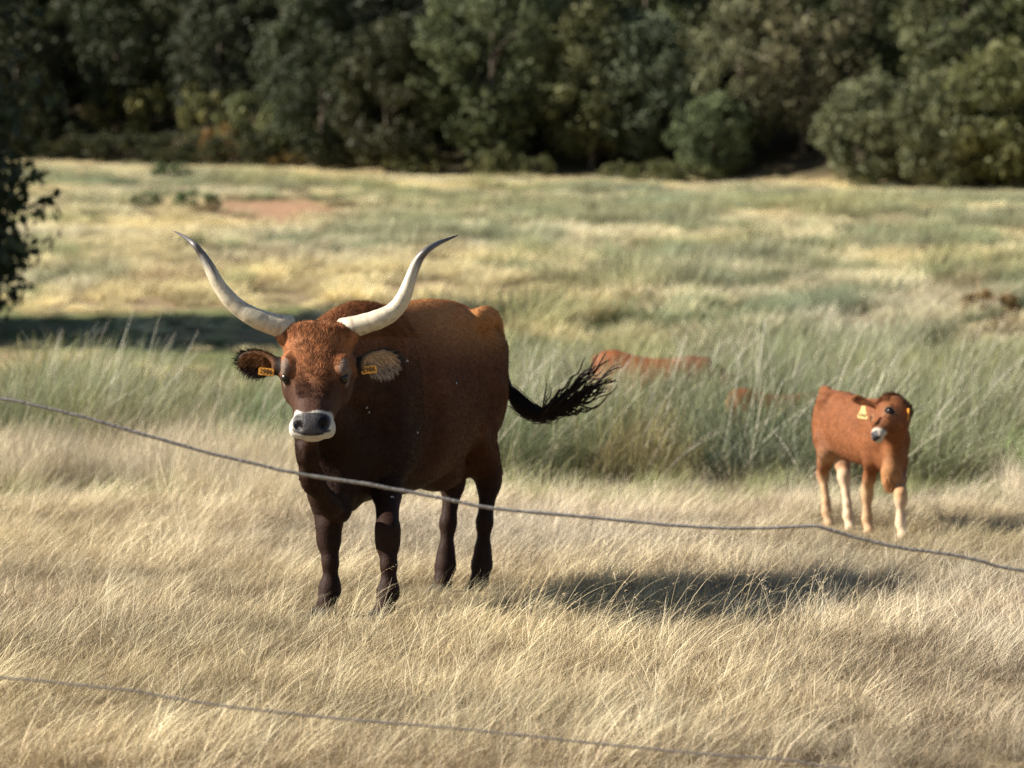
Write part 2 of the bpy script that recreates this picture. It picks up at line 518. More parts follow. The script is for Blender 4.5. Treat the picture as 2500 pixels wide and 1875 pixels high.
leftdry = smoothstep(0, -8, x) * smoothstep(50, 70, y) * .10 + smoothstep(-3.5, -6, x / (y / 50)) * (y < 60) * .15
g = .70 * smoothstep(.42, .60, gn - leftdry + 0.10 * (rng.uniform(0, 1, len(x)) - .5) + .02) * (1 - .9 * edge)
g = np.where((y < 44) & (x > -2.5), np.maximum(g, .85), g)
g = np.where((y > 38) & (y < 54) & (x < -.5), g * .3, g)
idx = np.where(u < g, np.where(n2 > .5, 0, 1), np.where(n2 > .52, 3, 2))
idx = np.where(rng.uniform(0, 1, len(x)) < .05, 4, idx)
lowz = np.where((y > 40) & (y < 53) & (x < -1.5), .4, 1.0)
s = rng.uniform(.6, 1.25, len(x)) * lowz * np.where(edge > .4, .55, 1) * (.7 + .6 * n2)
n4 = vnoise(x * .25, y * .15, 0, 77)
tint = np.stack([.9 + .3 * n4, .95 + .2 * n4, 1.0 - .1 * n4], 1) * rng.uniform(.6, 1.4, (len(x), 1))
rot = np.stack([rng.normal(0, .1, len(x)), rng.normal(0, .1, len(x)), rng.normal(0, .5, len(x))], 1)
scatter_modifier('rough_pasture', np.stack([x, y, ground_z(x, y)], 1), idx, rot, np.stack([s, s, s], 1), tint, tuft_src, 'mixed green and straw tufts covering the rough pasture behind', cat='rough grass')

# ---------------------------------------------------------------- broom shrubs
def broom_mesh(name, n, H, r, seed, ca=(.085, .07, .04), cb=(.245, .262, .145)):
    b_ = disc(n, r); rad = np.hypot(b_[:, 0], b_[:, 1]) / r; out = np.arctan2(b_[:, 1], b_[:, 0])
    v, q, c, pts = ribbons(b_, out * .6 + rng.normal(0, .5, n), rng.uniform(.5, 1.08, n) * H * (1 - .25 * rad), .05 + .42 * rad + rng.normal(0, .12, n), rng.normal(.35, .25, n), rng.uniform(.003, .0065, n), jit(ca, n, .35), jit(cb, n, .3), 4)
    k = n * 2
    w = rng.integers(0, n, k); t = rng.integers(1, 4, k)
    bb = pts[w, t]
    v2, q2, c2, _ = ribbons(bb, rng.normal(.2, 1.3, k), rng.uniform(.12, .34, k) * H, rng.normal(.35, .25, k), rng.normal(.1, .2, k), rng.uniform(.0025, .0045, k), jit(cb, k, .4), jit(cb, k, .3), 2)
    V, Q, C = join([(v, q, c), (v2, q2, c2)])
    me = mesh_np(name, V, Q); set_col(me, C); me.materials.append(M_BROOM)
    m = 42
    b3 = disc(m, r * .8)
    v3, q3, c3, _ = ribbons(b3, rng.normal(0, .9, m), rng.uniform(.6, 1.15, m) * H, rng.uniform(.1, .6, m), rng.normal(.35, .3, m), rng.uniform(.006, .011, m), jit((.30, .25, .18), m, .3), jit((.55, .52, .42), m, .3), 5)
    me2 = mesh_np(name + '_dry', v3, q3); set_col(me2, c3); me2.materials.append(M_BROOM)
    return me, me2
BROOM = [broom_mesh('broom_stems_%d' % i, 430, 1.0, .42, i) for i in range(5)]
def place_broom(x, y, s, h, label, group, tint, lean=.12, left=False):
    label = label or broom_words(x, y, h, tint, left)
    e = bpy.data.objects.new('broom_shrub', None); COL.objects.link(e)
    e.location = (x, y, float(ground_z(x, y)) - .02)
    e.rotation_euler = (random.gauss(0, .05), lean + random.gauss(0, .05), random.gauss(0, .5))
    e.scale = (s, s, h)
    e.empty_display_size = .1
    tag(e, label, 'shrub', group)
    a, b_ = random.choice(BROOM)
    f = link('green_stems', a, None, e); f.color = (*tint, 1)
    d = link('dead_twigs', b_, None, e); d.color = (1, 1, 1, 1)
    return e
def gt():
    k = random.uniform(.62, 1.25)
    return (k * random.uniform(.88, 1.15), k, k * random.uniform(.75, 1.08))
def broom_words(x, y, h, tint, left):
    px = (1250 + x / y * FPX) / 2500 * 2212
    shade = 'yellowish' if tint[0] > tint[2] * 1.12 else ('bluish grey' if tint[2] > tint[1] * 1.02 else ('dark' if tint[1] < .95 else 'pale green'))
    tall = 'tall' if h > .9 else 'low'
    row = 'front row' if y < 27 else ('middle of the belt' if y < 31 else 'back of the belt')
    if left: place = 'at the left edge of the photo' if px < 130 else ('under the left horn tip' if px > 330 else 'between the left edge and the left horn')
    else: place = 'under the tail tuft' if px < 1250 else ('right of the tail tuft' if px < 1480 else ('halfway to the standing calf' if px < 1700 else ('behind the standing calf' if px < 2000 else 'right of the standing calf')))
    return '%s %s broom, %s, %s' % (tall, shade, row, place)
# left of the cow
for i in range(34):
    x = random.uniform(-5.2, -1.35); y = random.uniform(25.6, 30.0)
    place_broom(x, y, random.uniform(.75, 1.1), random.uniform(.82, 1.18), None, 'broom shrubs left of the cow', gt(), .2, True)
place_broom(-1.75, 25.2, .9, .95, 'dense dark green broom clump close behind the cow\'s ear and muzzle', None, (.75, .95, .8), .1)
place_broom(-1.35, 25.6, .8, .8, 'smaller broom clump behind the cow\'s chest, right of the dense one', None, (.8, .95, .8), .1)
# right of the cow
for i in range(62):
    y = 24.9 + 14 * random.random() ** 1.5; x = random.uniform(-.4, .160 * y + 1)
    if y < 26.2 and random.random() < .5: y += 2
    if x > 3.0 and y < 26.2: y += 1.5
    place_broom(x, y, random.uniform(.9, 1.45), random.uniform(.8, 1.12) * (1.0 if y < 33 else .8), None, 'broom shrubs right of the cow', gt())
place_broom(.15, 25.0, .9, .95, 'dark bushy broom right under the cow\'s black tail', None, (.62, .78, .6), .05)
place_broom(.75, 24.8, .9, .85, 'brownish half dead broom just right of the tail tuft', None, (1.3, 1.05, .8), .15)
place_broom(3.75, 24.0, .7, .75, 'bright green broom at the right edge of the photo, beyond the calf', None, (.8, 1.1, .6), .0)

# ---------------------------------------------------------------- trees
def tube(path, radii, sides=8, cap=True):
    path = np.asarray(path, float); n = len(path)
    V = []; up = np.array([0.013, 0.021, 1.0])
    tang = np.gradient(path, axis=0); tang /= np.linalg.norm(tang, axis=1)[:, None] + 1e-9
    ref = np.cross(tang[0], up);
    if np.linalg.norm(ref) < .1: ref = np.cross(tang[0], np.array([1.0, 0, 0]))
    ref /= np.linalg.norm(ref)
    for i in range(n):
        ref = ref - tang[i] * np.dot(ref, tang[i]); ref /= np.linalg.norm(ref)
        b2 = np.cross(tang[i], ref)
        a = np.linspace(0, 2 * np.pi, sides, endpoint=False)
        V.append(path[i] + radii[i] * (np.cos(a)[:, None] * ref + np.sin(a)[:, None] * b2))
    V = np.concatenate(V)
    Q = []
    for i in range(n - 1):
        for j in range(sides):
            k = (j + 1) % sides
            Q.append((i * sides + j, i * sides + k, (i + 1) * sides + k, (i + 1) * sides + j))
    T = []
    if cap:
        V = np.concatenate([V, path[:1], path[-1:]])
        a, b_ = n * sides, n * sides + 1
        for j in range(sides):
            k = (j + 1) % sides
            T.append((k, j, a)); T.append(((n - 1) * sides + j, (n - 1) * sides + k, b_))
    return V, np.array(Q), np.array(T)

def join_tubes(ts):
    V, Q, T, off = [], [], [], 0
    for v, q, t in ts:
        V.append(v); Q.append(q + off); T.append(t + off); off += len(v)
    return np.concatenate(V), np.concatenate(Q), np.concatenate(T)

def crown_mesh(name, H, R, base, nclump, nleaf, leaf, ca, cb, cone=.35, pw=2.3):
    """crown: many leaf clumps spread over an uneven ovoid, each a shell of leaf faces"""
    cl = []
    cz = base + (H - base) * .5; hz = (H - base) * .5
    for i in range(nclump):
        t = rng.uniform(-1, 1); a = rng.uniform(0, 2 * np.pi)
        rr = math.sqrt(max(0, 1 - abs(t) ** pw)) * (1 - cone * max(t, 0)) * (rng.uniform(.55, 1.0) ** .6)
        w = 1 + .22 * math.sin(a * 3 + i) * .5
        cl.append((math.cos(a) * rr * R * w, math.sin(a) * rr * R * w, cz + t * hz, rng.uniform(.16, .34) * R))
    cl = np.array(cl)
    n = nclump * nleaf
    ci = np.repeat(np.arange(nclump), nleaf)
    d = rng.normal(0, 1, (n, 3)); d /= np.linalg.norm(d, axis=1)[:, None]
    P = cl[ci, :3] + d * cl[ci, 3:4] * rng.uniform(.55, 1.08, (n, 1)) * np.array([1, 1, .85])
    nrm = d + rng.normal(0, .55, (n, 3)); nrm /= np.linalg.norm(nrm, axis=1)[:, None]
    t1 = np.cross(nrm, rng.normal(0, 1, (n, 3))); t1 /= np.linalg.norm(t1, axis=1)[:, None]
    t2 = np.cross(nrm, t1)
    sz = rng.uniform(.6, 1.3, (n, 1)) * leaf
    V = np.stack([P - t1 * sz * .5, P - t2 * sz * .32, P + t1 * sz * .5, P + t2 * sz * .32], 1).reshape(-1, 3)
    Q = np.arange(n * 4).reshape(n, 4)
    cf = rng.uniform(0, 1, nclump)[ci][:, None]
    C = (np.array(ca) * (1 - cf) + np.array(cb) * cf) * rng.uniform(.75, 1.3, (n, 1))
    me = mesh_np(name, V, Q); set_col(me, np.repeat(C, 4, 0)); me.materials.append(M_LEAF)
    return me

def trunk_mesh(name, H, R, base, r0):
    ts = []
    bend = rng.normal(0, .15, 2)
    zs = np.linspace(-.15, H * .7, 7)
    path = np.stack([bend[0] * (zs / H) ** 2 * 2, bend[1] * (zs / H) ** 2 * 2, zs], 1)
    ts.append(tube(path, np.linspace(r0, r0 * .25, 7) * np.array([1.25, 1, 1, 1, 1, 1, 1]), 8))
    for i in range(6):
        a = i * 1.05 + rng.uniform(0, .5); z0 = base * .8 + i * (H - base) * .09
        L = R * rng.uniform(.55, .85)
        s = np.linspace(0, 1, 5)
        p = np.stack([np.cos(a) * L * s, np.sin(a) * L * s, z0 + L * (.9 * s - .2 * s * s)], 1)
        p[0, :2] = 0
        ts.append(tube(p, np.linspace(r0 * .45, r0 * .08, 5), 6))
    V, Q, T = join_tubes(ts)
    me = mesh_np(name, V, Q, T, smooth=True); me.materials.append(M_BARK)
    return me

OK_A, OK_B = (.055, .068, .030), (.125, .140, .068)
KINDS = {}
def kind(name, H, R, base, nc, nl, leaf, ca, cb, r0=.18, cone=.3, pw=2.3):
    KINDS[name] = [(crown_mesh('crown_' + name, H, R, base, nc, nl, leaf, ca, cb, cone, pw), trunk_mesh('trunk_' + name, H, R, base, r0))]
kind('oakA', 7.5, 2.7, .8, 120, 95, .24, OK_A, OK_B)
kind('oakB', 8.5, 2.4, .9, 120, 95, .24, OK_A, (.115, .135, .06), cone=.55)
kind('oakC', 6.5, 3.0, .6, 120, 95, .24, (.05, .065, .032), (.12, .14, .075), cone=.1)
kind('oakD', 9.0, 2.6, .7, 130, 90, .25, OK_A, OK_B, cone=.6)
kind('sparse', 8.5, 2.9, 1.2, 90, 65, .26, (.075, .070, .038), (.19, .175, .095), cone=.1)
kind('round', 3.9, 1.95, .45, 90, 110, .20, (.075, .09, .042), (.16, .175, .085), .12, cone=.0)
kind('shrub', 1.5, 1.2, .0, 30, 70, .16, (.07, .08, .035), (.15, .15, .07), .05, cone=.0)
def place_tree(name, kn, x, y, s, rz, label, group=None, tint=(1, 1, 1), h=1.0, cat='tree'):
    cm, tm = KINDS[kn][0]
    e = bpy.data.objects.new(name, None); COL.objects.link(e)
    e.location = (x, y, float(ground_z(x, y)) - .05); e.rotation_euler = (0, 0, rz); e.scale = (s, s, s * h)
    e.empty_display_size = .3
    tag(e, label, cat, group)
    c = link('crown', cm, None, e); c.color = (*tint, 1)
    t = link('trunk', tm, None, e)
    return e
def tt(a=.85, b_=1.15):
    k = random.uniform(a, b_)
    return (k * random.uniform(.9, 1.12), k, k * random.uniform(.85, 1.15))
# wood: rows following its edge and climbing the slope behind
for row, (off, sp) in enumerate(((1.5, 3.5), (6, 3.8), (11, 4.2), (17, 4.5), (24, 5.0), (32, 5.5))):
    x = -36.0
    while x < 31:
        xx = x + random.uniform(-.9, .9); yy = float(line_y(xx)) + off + random.uniform(-1.5, 1.5)
        vis = abs(xx) < .144 * yy + 4
        px = 1250 + xx / yy * FPX
        px = px / 2500 * 2212
        skip = row == 0 and (1480 < px or 190 < px < 560)
        skip = skip or (row == 1 and 1560 < px < 1900)
        if vis and not skip:
            kn = random.choice(['oakA', 'oakB', 'oakC', 'oakD'])
            sc_ = random.uniform(.8, 1.12)
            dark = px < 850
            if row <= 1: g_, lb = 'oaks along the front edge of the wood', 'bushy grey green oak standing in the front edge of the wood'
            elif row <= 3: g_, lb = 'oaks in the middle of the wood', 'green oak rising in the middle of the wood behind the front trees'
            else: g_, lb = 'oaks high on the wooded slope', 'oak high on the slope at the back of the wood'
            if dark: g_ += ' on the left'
            t_ = tt(.34, .55) if dark else tt(.9, 1.15)  # left oaks tinted darker, painting the shade over that side
            look = {'oakA': 'bushy', 'oakB': 'narrow', 'oakC': 'broad', 'oakD': 'tall pointed'}[kn]
            spot = ['above the left edge', 'above the left horn', 'above the horn gap', 'above the right horn', 'above the cow\'s tail', 'right of the photo\'s middle', 'left of the dark hollow', 'above the dark hollow', 'above the standing calf', 'above the right edge'][min(9, max(0, int(px / 222)))]
            lb = '%s %s oak in row %s of the wood, %s' % (look, 'yellowish' if t_[0] > t_[2] * 1.15 else 'grey green', ['one', 'two', 'three', 'four', 'five', 'six'][row], spot)
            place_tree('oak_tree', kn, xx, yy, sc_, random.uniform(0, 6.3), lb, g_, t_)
        x += sp
def at_px(dx, Y0=None):
    X = 0
    for _ in range(20):
        Y = float(line_y(X)) + (Y0 or 0); X = (dx * 2500 / 2212 - 1250) / FPX * Y
    return X, Y
a = at_px(1885, -1.5); place_tree('oak_tree', 'round', a[0], a[1], 1.0, .4, 'small rounded pale green oak standing free in front of the dark wood', None, (1.0, .95, 1.0), 1.0)
a = at_px(2060, -1); place_tree('oak_tree', 'round', a[0], a[1], 1.08, 2.4, 'rounded green oak with low crown, right of the small free oak', None, (.95, .88, .85), 1.0)
a = at_px(2190, .5); place_tree('oak_tree', 'round', a[0], a[1], 1.25, 4.0, 'yellowing oak with pale trunk at the right edge of the photo', None, (1.0, .92, .72), 1.0)
a = at_px(1735, 5.5); place_tree('oak_tree', 'sparse', a[0], a[1], .95, .0, 'sparse brownish oak with open crown and dark hollow beneath', None, (1.05, 1.05, 1.05))
a = at_px(1600, 3.5); place_tree('oak_tree', 'sparse', a[0], a[1], .8, 2.0, 'thin tan tinged oak left of the dark hollow', None, (.9, 1.0, .95))
a = at_px(1540, .5); place_tree('oak_tree', 'round', a[0], a[1], .8, 1.0, 'low dark green oak leaning over the left side of the dark hollow', None, (.8, .9, .85))
for dx, off, s_, h_ in ((1400, -2.5, .8, .7), (1460, -3, .9, .7), (1510, -2.5, .7, .7), (1340, -1.5, .7, .7), (1070, -.5, .8, 1), (1150, -.5, .7, .9), (2060, -2.0, .5, .9)):
    a = at_px(dx, off)
    place_tree('low_shrub', 'shrub', a[0], a[1], s_, random.uniform(0, 6), 'low green shrub, ' + {1400: 'leftmost of the row before the dark hollow', 1460: 'middle of the row before the dark hollow', 1510: 'beside the dark hollow', 1340: 'right of the photo middle', 1070: 'straight above the cow tail', 1150: 'just right of the cow tail', 2060: 'under the right oaks'}[dx], 'shrubs at the foot of the wood', (.95, .95, .8), h_, 'shrub')
for dx, off, s_, h_, tn_ in ((250, 6, 1.3, 1.0, (1.3, 1.1, .8)), (330, 7, 1.4, .9, (1.2, 1.1, .8)), (455, 5, 1.1, 1.5, (1.2, 1.1, .8)), (480, 2, .8, 1.2, (1.9, 1.1, .8)), (560, 5, 1.4, 1.1, (.9, .95, .8)), (650, 4, 1.5, 1.0, (.95, 1, .8)), (740, 4, 1.3, 1.0, (1, .95, .8)), (800, 2, 1.0, .8, (1.1, .95, .8)), (900, 0, 1.0, .8, (1, .95, .8)), (630, 1, .7, .6, (1.6, 1.1, .7))):
    a = at_px(dx, off)
    place_tree('low_shrub', 'shrub', a[0], a[1], s_, random.uniform(0, 6), {250: 'leftmost olive shrub on the lit bank under the dark wood', 330: 'second olive shrub on the lit bank under the dark wood', 455: 'upright olive shrub right of the lit bank', 480: 'rusty brown shrub below the upright olive one', 560: 'green shrub on the bank above the bare earth', 650: 'widest green shrub at the foot of the left wood', 740: 'green shrub at the foot of the wood above the cow head', 800: 'reddish green shrub at the foot of the wood, above the cow withers', 900: 'low green shrub at the foot of the wood above the cow back', 630: 'small rusty shrub at the foot of the left wood'}[dx], 'shrubs at the foot of the left wood', tn_, h_, 'shrub')
# a few dark bushes standing in the pasture
for dx, dy, s_, lb in ((370, 395, .62, 'dark round bush alone on the pale strip below the wood'), (425, 462, .55, 'dark bush just left of the bare reddish earth'), (312, 450, .38, 'smaller bush in the left pasture, left of the one by the bare earth'), (2140, 690, .35, 'brown bush in the right part of the pasture')):
    X, Y = ground_at(dx, dy)
    place_tree('pasture_bush', 'shrub', X, Y, s_, random.uniform(0, 6), lb, None, (.85, 1.1, .95) if Y > 70 else (1.6, .9, .7), .8, 'bush')
place_tree('oak_sapling', 'shrub', -8.75, 48.6, 1.25, 1.0, 'dark bush at the foot of the oak by the left edge', None, (.40, .42, .38), 1.25, 'bush')
for k_, (dx, off, s_, h_) in enumerate(((95, 2.5, 1.3, 1.0), (150, 1.5, 1.2, .8), (205, 1.2, 1.1, .7), (265, 1.0, 1.2, .7), (320, 1.5, 1.2, .7), (385, 1.0, 1.2, .75), (440, 1.2, 1.1, .6), (520, 1.0, 1.2, .7), (590, 1.0, 1.2, .8), (700, 1.0, 1.1, .8))):
    a = at_px(dx, off)
    place_tree('low_shrub', 'shrub', a[0], a[1], s_, random.uniform(0, 6), 'dark low shrub, %s from the left in the shade-painted row under the bank' % ['first', 'second', 'third', 'fourth', 'fifth', 'sixth', 'seventh', 'eighth', 'ninth', 'tenth'][k_], 'shade-tinted dark shrubs under the bank', (.38, .40, .34), h_, 'shrub')  # dark vegetation, tinted blacker to paint the trees' shadow band
# dark oak at the left edge whose shade falls on the pasture
kind('nearoak', 5.6, 3.1, .35, 300, 150, .19, (.035, .045, .022), (.085, .1, .05), .28, cone=.05, pw=7)
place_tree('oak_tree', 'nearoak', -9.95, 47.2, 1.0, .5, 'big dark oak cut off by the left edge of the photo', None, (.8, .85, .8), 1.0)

# ---------------------------------------------------------------- signed-distance modelling of animals
class Field:
    def __init__(self, lo, hi, h):
        self.lo = np.array(lo, float); self.h = h
        self.n = np.ceil((np.array(hi) - self.lo) / h).astype(int) + 1
        self.D = np.full(self.n, 0.5, np.float32)
    def region(self, lo, hi):
        a = np.clip(np.floor((np.array(lo) - self.lo) / self.h).astype(int), 0, self.n)
        b_ = np.clip(np.ceil((np.array(hi) - self.lo) / self.h).astype(int) + 1, 0, self.n)
        if np.any(b_ <= a): return None, None
        sl = tuple(slice(p, q) for p, q in zip(a, b_))
        ax = [(self.lo[i] + np.arange(a[i], b_[i]) * self.h).astype(np.float32) for i in range(3)]
        X = ax[0][:, None, None]; Y = ax[1][None, :, None]; Z = ax[2][None, None, :]
        return sl, (X, Y, Z)
    def union(self, fn, lo, hi, k):
        m = k + 2 * self.h
        sl, g = self.region(np.array(lo) - m, np.array(hi) + m)
        if sl is None: return
        d = fn(*g).astype(np.float32); a = self.D[sl]
        if k > 0:
            hh = np.maximum(k - np.abs(a - d), 0) / k
            self.D[sl] = np.minimum(a, d) - hh * hh * k * .25
        else: self.D[sl] = np.minimum(a, d)
    def subtract(self, fn, lo, hi, k):
        m = k + 2 * self.h
        sl, g = self.region(np.array(lo) - m, np.array(hi) + m)
        if sl is None: return
        d = -fn(*g).astype(np.float32); a = self.D[sl]
        hh = np.maximum(k - np.abs(a - d), 0) / max(k, 1e-6)
        self.D[sl] = np.maximum(a, d) + hh * hh * k * .25
    def capsule(self, pts, rad, k=.05, sub=False):
        pts = np.asarray(pts, float)
        for i in range(len(pts) - 1):
            p, q, r1, r2 = pts[i], pts[i + 1], rad[i], rad[i + 1]
            dv = q - p; L2 = float(dv @ dv)
            def fn(X, Y, Z, p=p, dv=dv, L2=L2, r1=r1, r2=r2):
                t = np.clip(((X - p[0]) * dv[0] + (Y - p[1]) * dv[1] + (Z - p[2]) * dv[2]) / L2, 0, 1)
                return np.sqrt((X - p[0] - t * dv[0]) ** 2 + (Y - p[1] - t * dv[1]) ** 2 + (Z - p[2] - t * dv[2]) ** 2) - (r1 + (r2 - r1) * t)
            r = max(r1, r2)
            (self.subtract if sub else self.union)(fn, np.minimum(p, q) - r, np.maximum(p, q) + r, k)
    def ellipsoid(self, c, rad, R=None, k=.04, sub=False):
        c = np.asarray(c, float); rad = np.asarray(rad, float); R = np.eye(3) if R is None else np.asarray(R, float)   # rows = local axes
        def fn(X, Y, Z):
            dx, dy, dz = X - c[0], Y - c[1], Z - c[2]
            l = [(R[i, 0] * dx + R[i, 1] * dy + R[i, 2] * dz) / rad[i] for i in range(3)]
            k0 = np.sqrt(l[0] ** 2 + l[1] ** 2 + l[2] ** 2) + 1e-6
            k1 = np.sqrt((l[0] / rad[0]) ** 2 + (l[1] / rad[1]) ** 2 + (l[2] / rad[2]) ** 2) + 1e-6
            return k0 * (k0 - 1) / k1
        ext = np.sqrt(((R * rad[:, None]) ** 2).sum(0))
        (self.subtract if sub else self.union)(fn, c - ext, c + ext, k)
    def loft(self, O, R, tab, p=2.3, k=.05, top=.15):
        """R rows: along, lateral, normal. tab rows: (s, half width, n_low, n_high)"""
        tab = np.asarray(tab, float); O = np.asarray(O, float); R = np.asarray(R, float)
        ss = np.linspace(tab[0, 0], tab[-1, 0], 240)
        cols = []
        for j in (1, 2, 3):
            v = np.interp(ss, tab[:, 0], tab[:, j])
            kk = np.hanning(25); kk /= kk.sum()
            vp = np.pad(v, 12, mode='reflect', reflect_type='odd')
            cols.append(np.convolve(vp, kk, 'valid'))
        hw, lo_, hi_ = cols
        e = np.array([(O + R[0] * s + R[1] * a + R[2] * b_) for s in (ss[0], ss[-1]) for a in (-hw.max(), hw.max()) for b_ in (lo_.min(), hi_.max())])
        def fn(X, Y, Z):
            dx, dy, dz = X - O[0], Y - O[1], Z - O[2]
            s = R[0, 0] * dx + R[0, 1] * dy + R[0, 2] * dz
            l = R[1, 0] * dx + R[1, 1] * dy + R[1, 2] * dz
            n = R[2, 0] * dx + R[2, 1] * dy + R[2, 2] * dz
            sc_ = np.clip(s, ss[0], ss[-1])
            f = (sc_ - ss[0]) / (ss[-1] - ss[0]) * 239
            i0 = np.clip(f.astype(np.int32), 0, 238); fr = (f - i0).astype(np.float32)
            w = hw[i0] * (1 - fr) + hw[i0 + 1] * fr
            a = lo_[i0] * (1 - fr) + lo_[i0 + 1] * fr
            b_ = hi_[i0] * (1 - fr) + hi_[i0 + 1] * fr
            zc, hz = (a + b_) * .5, np.maximum((b_ - a) * .5, .01)
            t = (n - zc) / hz
            we = np.maximum(w * (1 - top * np.clip(t, -1, 1)), .008)
            q = (np.abs(l / we) ** p + np.abs(t) ** p) ** (1 / p)
            d = (q - 1) * np.minimum(we, hz)
            ds = np.abs(s - sc_)
            return np.where(ds > 0, np.sqrt(np.maximum(d, 0) ** 2 + ds ** 2) + np.minimum(d, 0) * 0, d)
        self.union(fn, e.min(0), e.max(0), k)
    def surface(self, smooth=2):
        D = self.D; ins = D < 0
        nx_, ny_, nz_ = D.shape
        c = ins.astype(np.int8)
        s = sum(c[a:nx_ - 1 + a, b_:ny_ - 1 + b_, d:nz_ - 1 + d].astype(np.int16) for a in (0, 1) for b_ in (0, 1) for d in (0, 1))
        act = (s > 0) & (s < 8)
        I = np.argwhere(act)
        idm = np.full(act.shape, -1, np.int32); idm[act] = np.arange(len(I))
        acc = np.zeros((len(I), 3)); cnt = np.zeros(len(I))
        cor = [(a, b_, d) for a in (0, 1) for b_ in (0, 1) for d in (0, 1)]
        vals = {o: D[I[:, 0] + o[0], I[:, 1] + o[1], I[:, 2] + o[2]] for o in cor}
        for o in cor:
            for ax in range(3):
                if o[ax] == 0:
                    p = list(o); p[ax] = 1; p = tuple(p)
                    va, vb = vals[o], vals[p]
                    m = (va < 0) != (vb < 0)
                    t = np.where(m, va / np.where(m, va - vb, 1), 0)
                    pos = np.array(o, float)[None].repeat(len(I), 0); pos[:, ax] += t
                    acc[m] += pos[m]; cnt[m] += 1
        V = self.lo + (I + acc / cnt[:, None]) * self.h
        quads = []
        for ax in range(3):
            o1, o2 = [(1, 2), (2, 0), (0, 1)][ax]
            sa = [slice(1, -1)] * 3; sa[ax] = slice(0, -1)
            sb = [slice(1, -1)] * 3; sb[ax] = slice(1, None)
            A, B = ins[tuple(sa)], ins[tuple(sb)]
            m = A != B
            J = np.argwhere(m); flip = A[m]
            base = J.copy()
            for q in range(3):
                if q != ax: base[:, q] += 1
            def cell(d1, d2):
                Cc = base.copy(); Cc[:, o1] += d1; Cc[:, o2] += d2
                return idm[Cc[:, 0], Cc[:, 1], Cc[:, 2]]
            q4 = np.stack([cell(-1, -1), cell(0, -1), cell(0, 0), cell(-1, 0)], 1)
            q4[~flip] = q4[~flip][:, ::-1]
            quads.append(q4)
        Q = np.concatenate(quads); Q = Q[(Q >= 0).all(1)]
        for _ in range(smooth):
            S = np.zeros_like(V); Cn = np.zeros(len(V))
            for a in range(4):
                i_, j_ = Q[:, a], Q[:, (a + 1) % 4]
                for d in range(3): S[:, d] += np.bincount(i_, V[j_, d], len(V)) + np.bincount(j_, V[i_, d], len(V))
                Cn += np.bincount(i_, minlength=len(V)) + np.bincount(j_, minlength=len(V))
            V = V * .5 + S / Cn[:, None] * .5
        return V, Q

def normals_of(V, Q):
    n = np.cross(V[Q[:, 2]] - V[Q[:, 0]], V[Q[:, 3]] - V[Q[:, 1]])
    out = np.zeros_like(V)
    for a in range(4):
        for d in range(3): out[:, d] += np.bincount(Q[:, a], n[:, d], len(V))
    return out / (np.linalg.norm(out, axis=1)[:, None] + 1e-12)

def fur_curves(name, V, Q, Nn, cols, count, length, flow, mask, mat, parent, root, radius=.0008, npt=4, wav=0.0, lift=.3, keep=None, rseed=1):
    """short hairs as curves. length / flow / mask are functions of position"""
    r = np.random.default_rng(rseed)
    A = np.linalg.norm(np.cross(V[Q[:, 2]] - V[Q[:, 0]], V[Q[:, 3]] - V[Q[:, 1]]), axis=1) * .5
    ctr = V[Q].mean(1)
    A = A * mask(ctr)
    if A.sum() <= 0: return None
    f = r.choice(len(Q), count, p=A / A.sum())
    a, b_ = r.uniform(0, 1, (2, count, 1))
    P = V[Q[f, 0]] * (1 - a) * (1 - b_) + V[Q[f, 1]] * a * (1 - b_) + V[Q[f, 2]] * a * b_ + V[Q[f, 3]] * (1 - a) * b_
    nn = Nn[Q[f, 0]]; cc = cols[Q[f, 0]]
    fl = flow(P, nn); fl = fl - nn * (fl * nn).sum(1)[:, None]; fl /= np.linalg.norm(fl, axis=1)[:, None] + 1e-9
    L = (length(P) * r.uniform(.6, 1.25, count))[:, None]
    sd = np.cross(nn, fl)
    pts = np.zeros((count, npt, 3))
    lf = lift * r.uniform(.5, 1.5, (count, 1))
    jd = r.normal(0, .18, (count, 1))
    ph = (fbm(P[:, 0] * 14, P[:, 1] * 14, P[:, 2] * 14, 5) * 22)[:, None] + r.normal(0, .35, (count, 1))
    for i in range(npt):
        t = i / (npt - 1)
        pts[:, i] = P - nn * .002 + fl * L * t + nn * L * lf * (t - .55 * t * t) * 1.6 + sd * L * (jd * t + wav * np.sin(ph + t * 5.0) * (.35 + .65 * t))
    hc = bpy.data.hair_curves.new(name)
    hc.add_curves([npt] * count)
    hc.attributes['position'].data.foreach_set('vector', (pts - root).astype(np.float32).ravel())
    ra = hc.attributes.get('radius') or hc.attributes.new('radius', 'FLOAT', 'POINT')
    rr = radius * np.linspace(1, .35, npt)[None].repeat(count, 0)
    ra.data.foreach_set('value', rr.astype(np.float32).ravel())
    ca = hc.attributes.new('col', 'FLOAT_COLOR', 'CURVE')
    c4 = np.ones((count, 4), np.float32); c4[:, :3] = cc
    ca.data.foreach_set('color', c4.ravel())
    hc.materials.append(mat)
    o = bpy.data.objects.new(name, hc); COL.objects.link(o); o.parent = parent
    return o

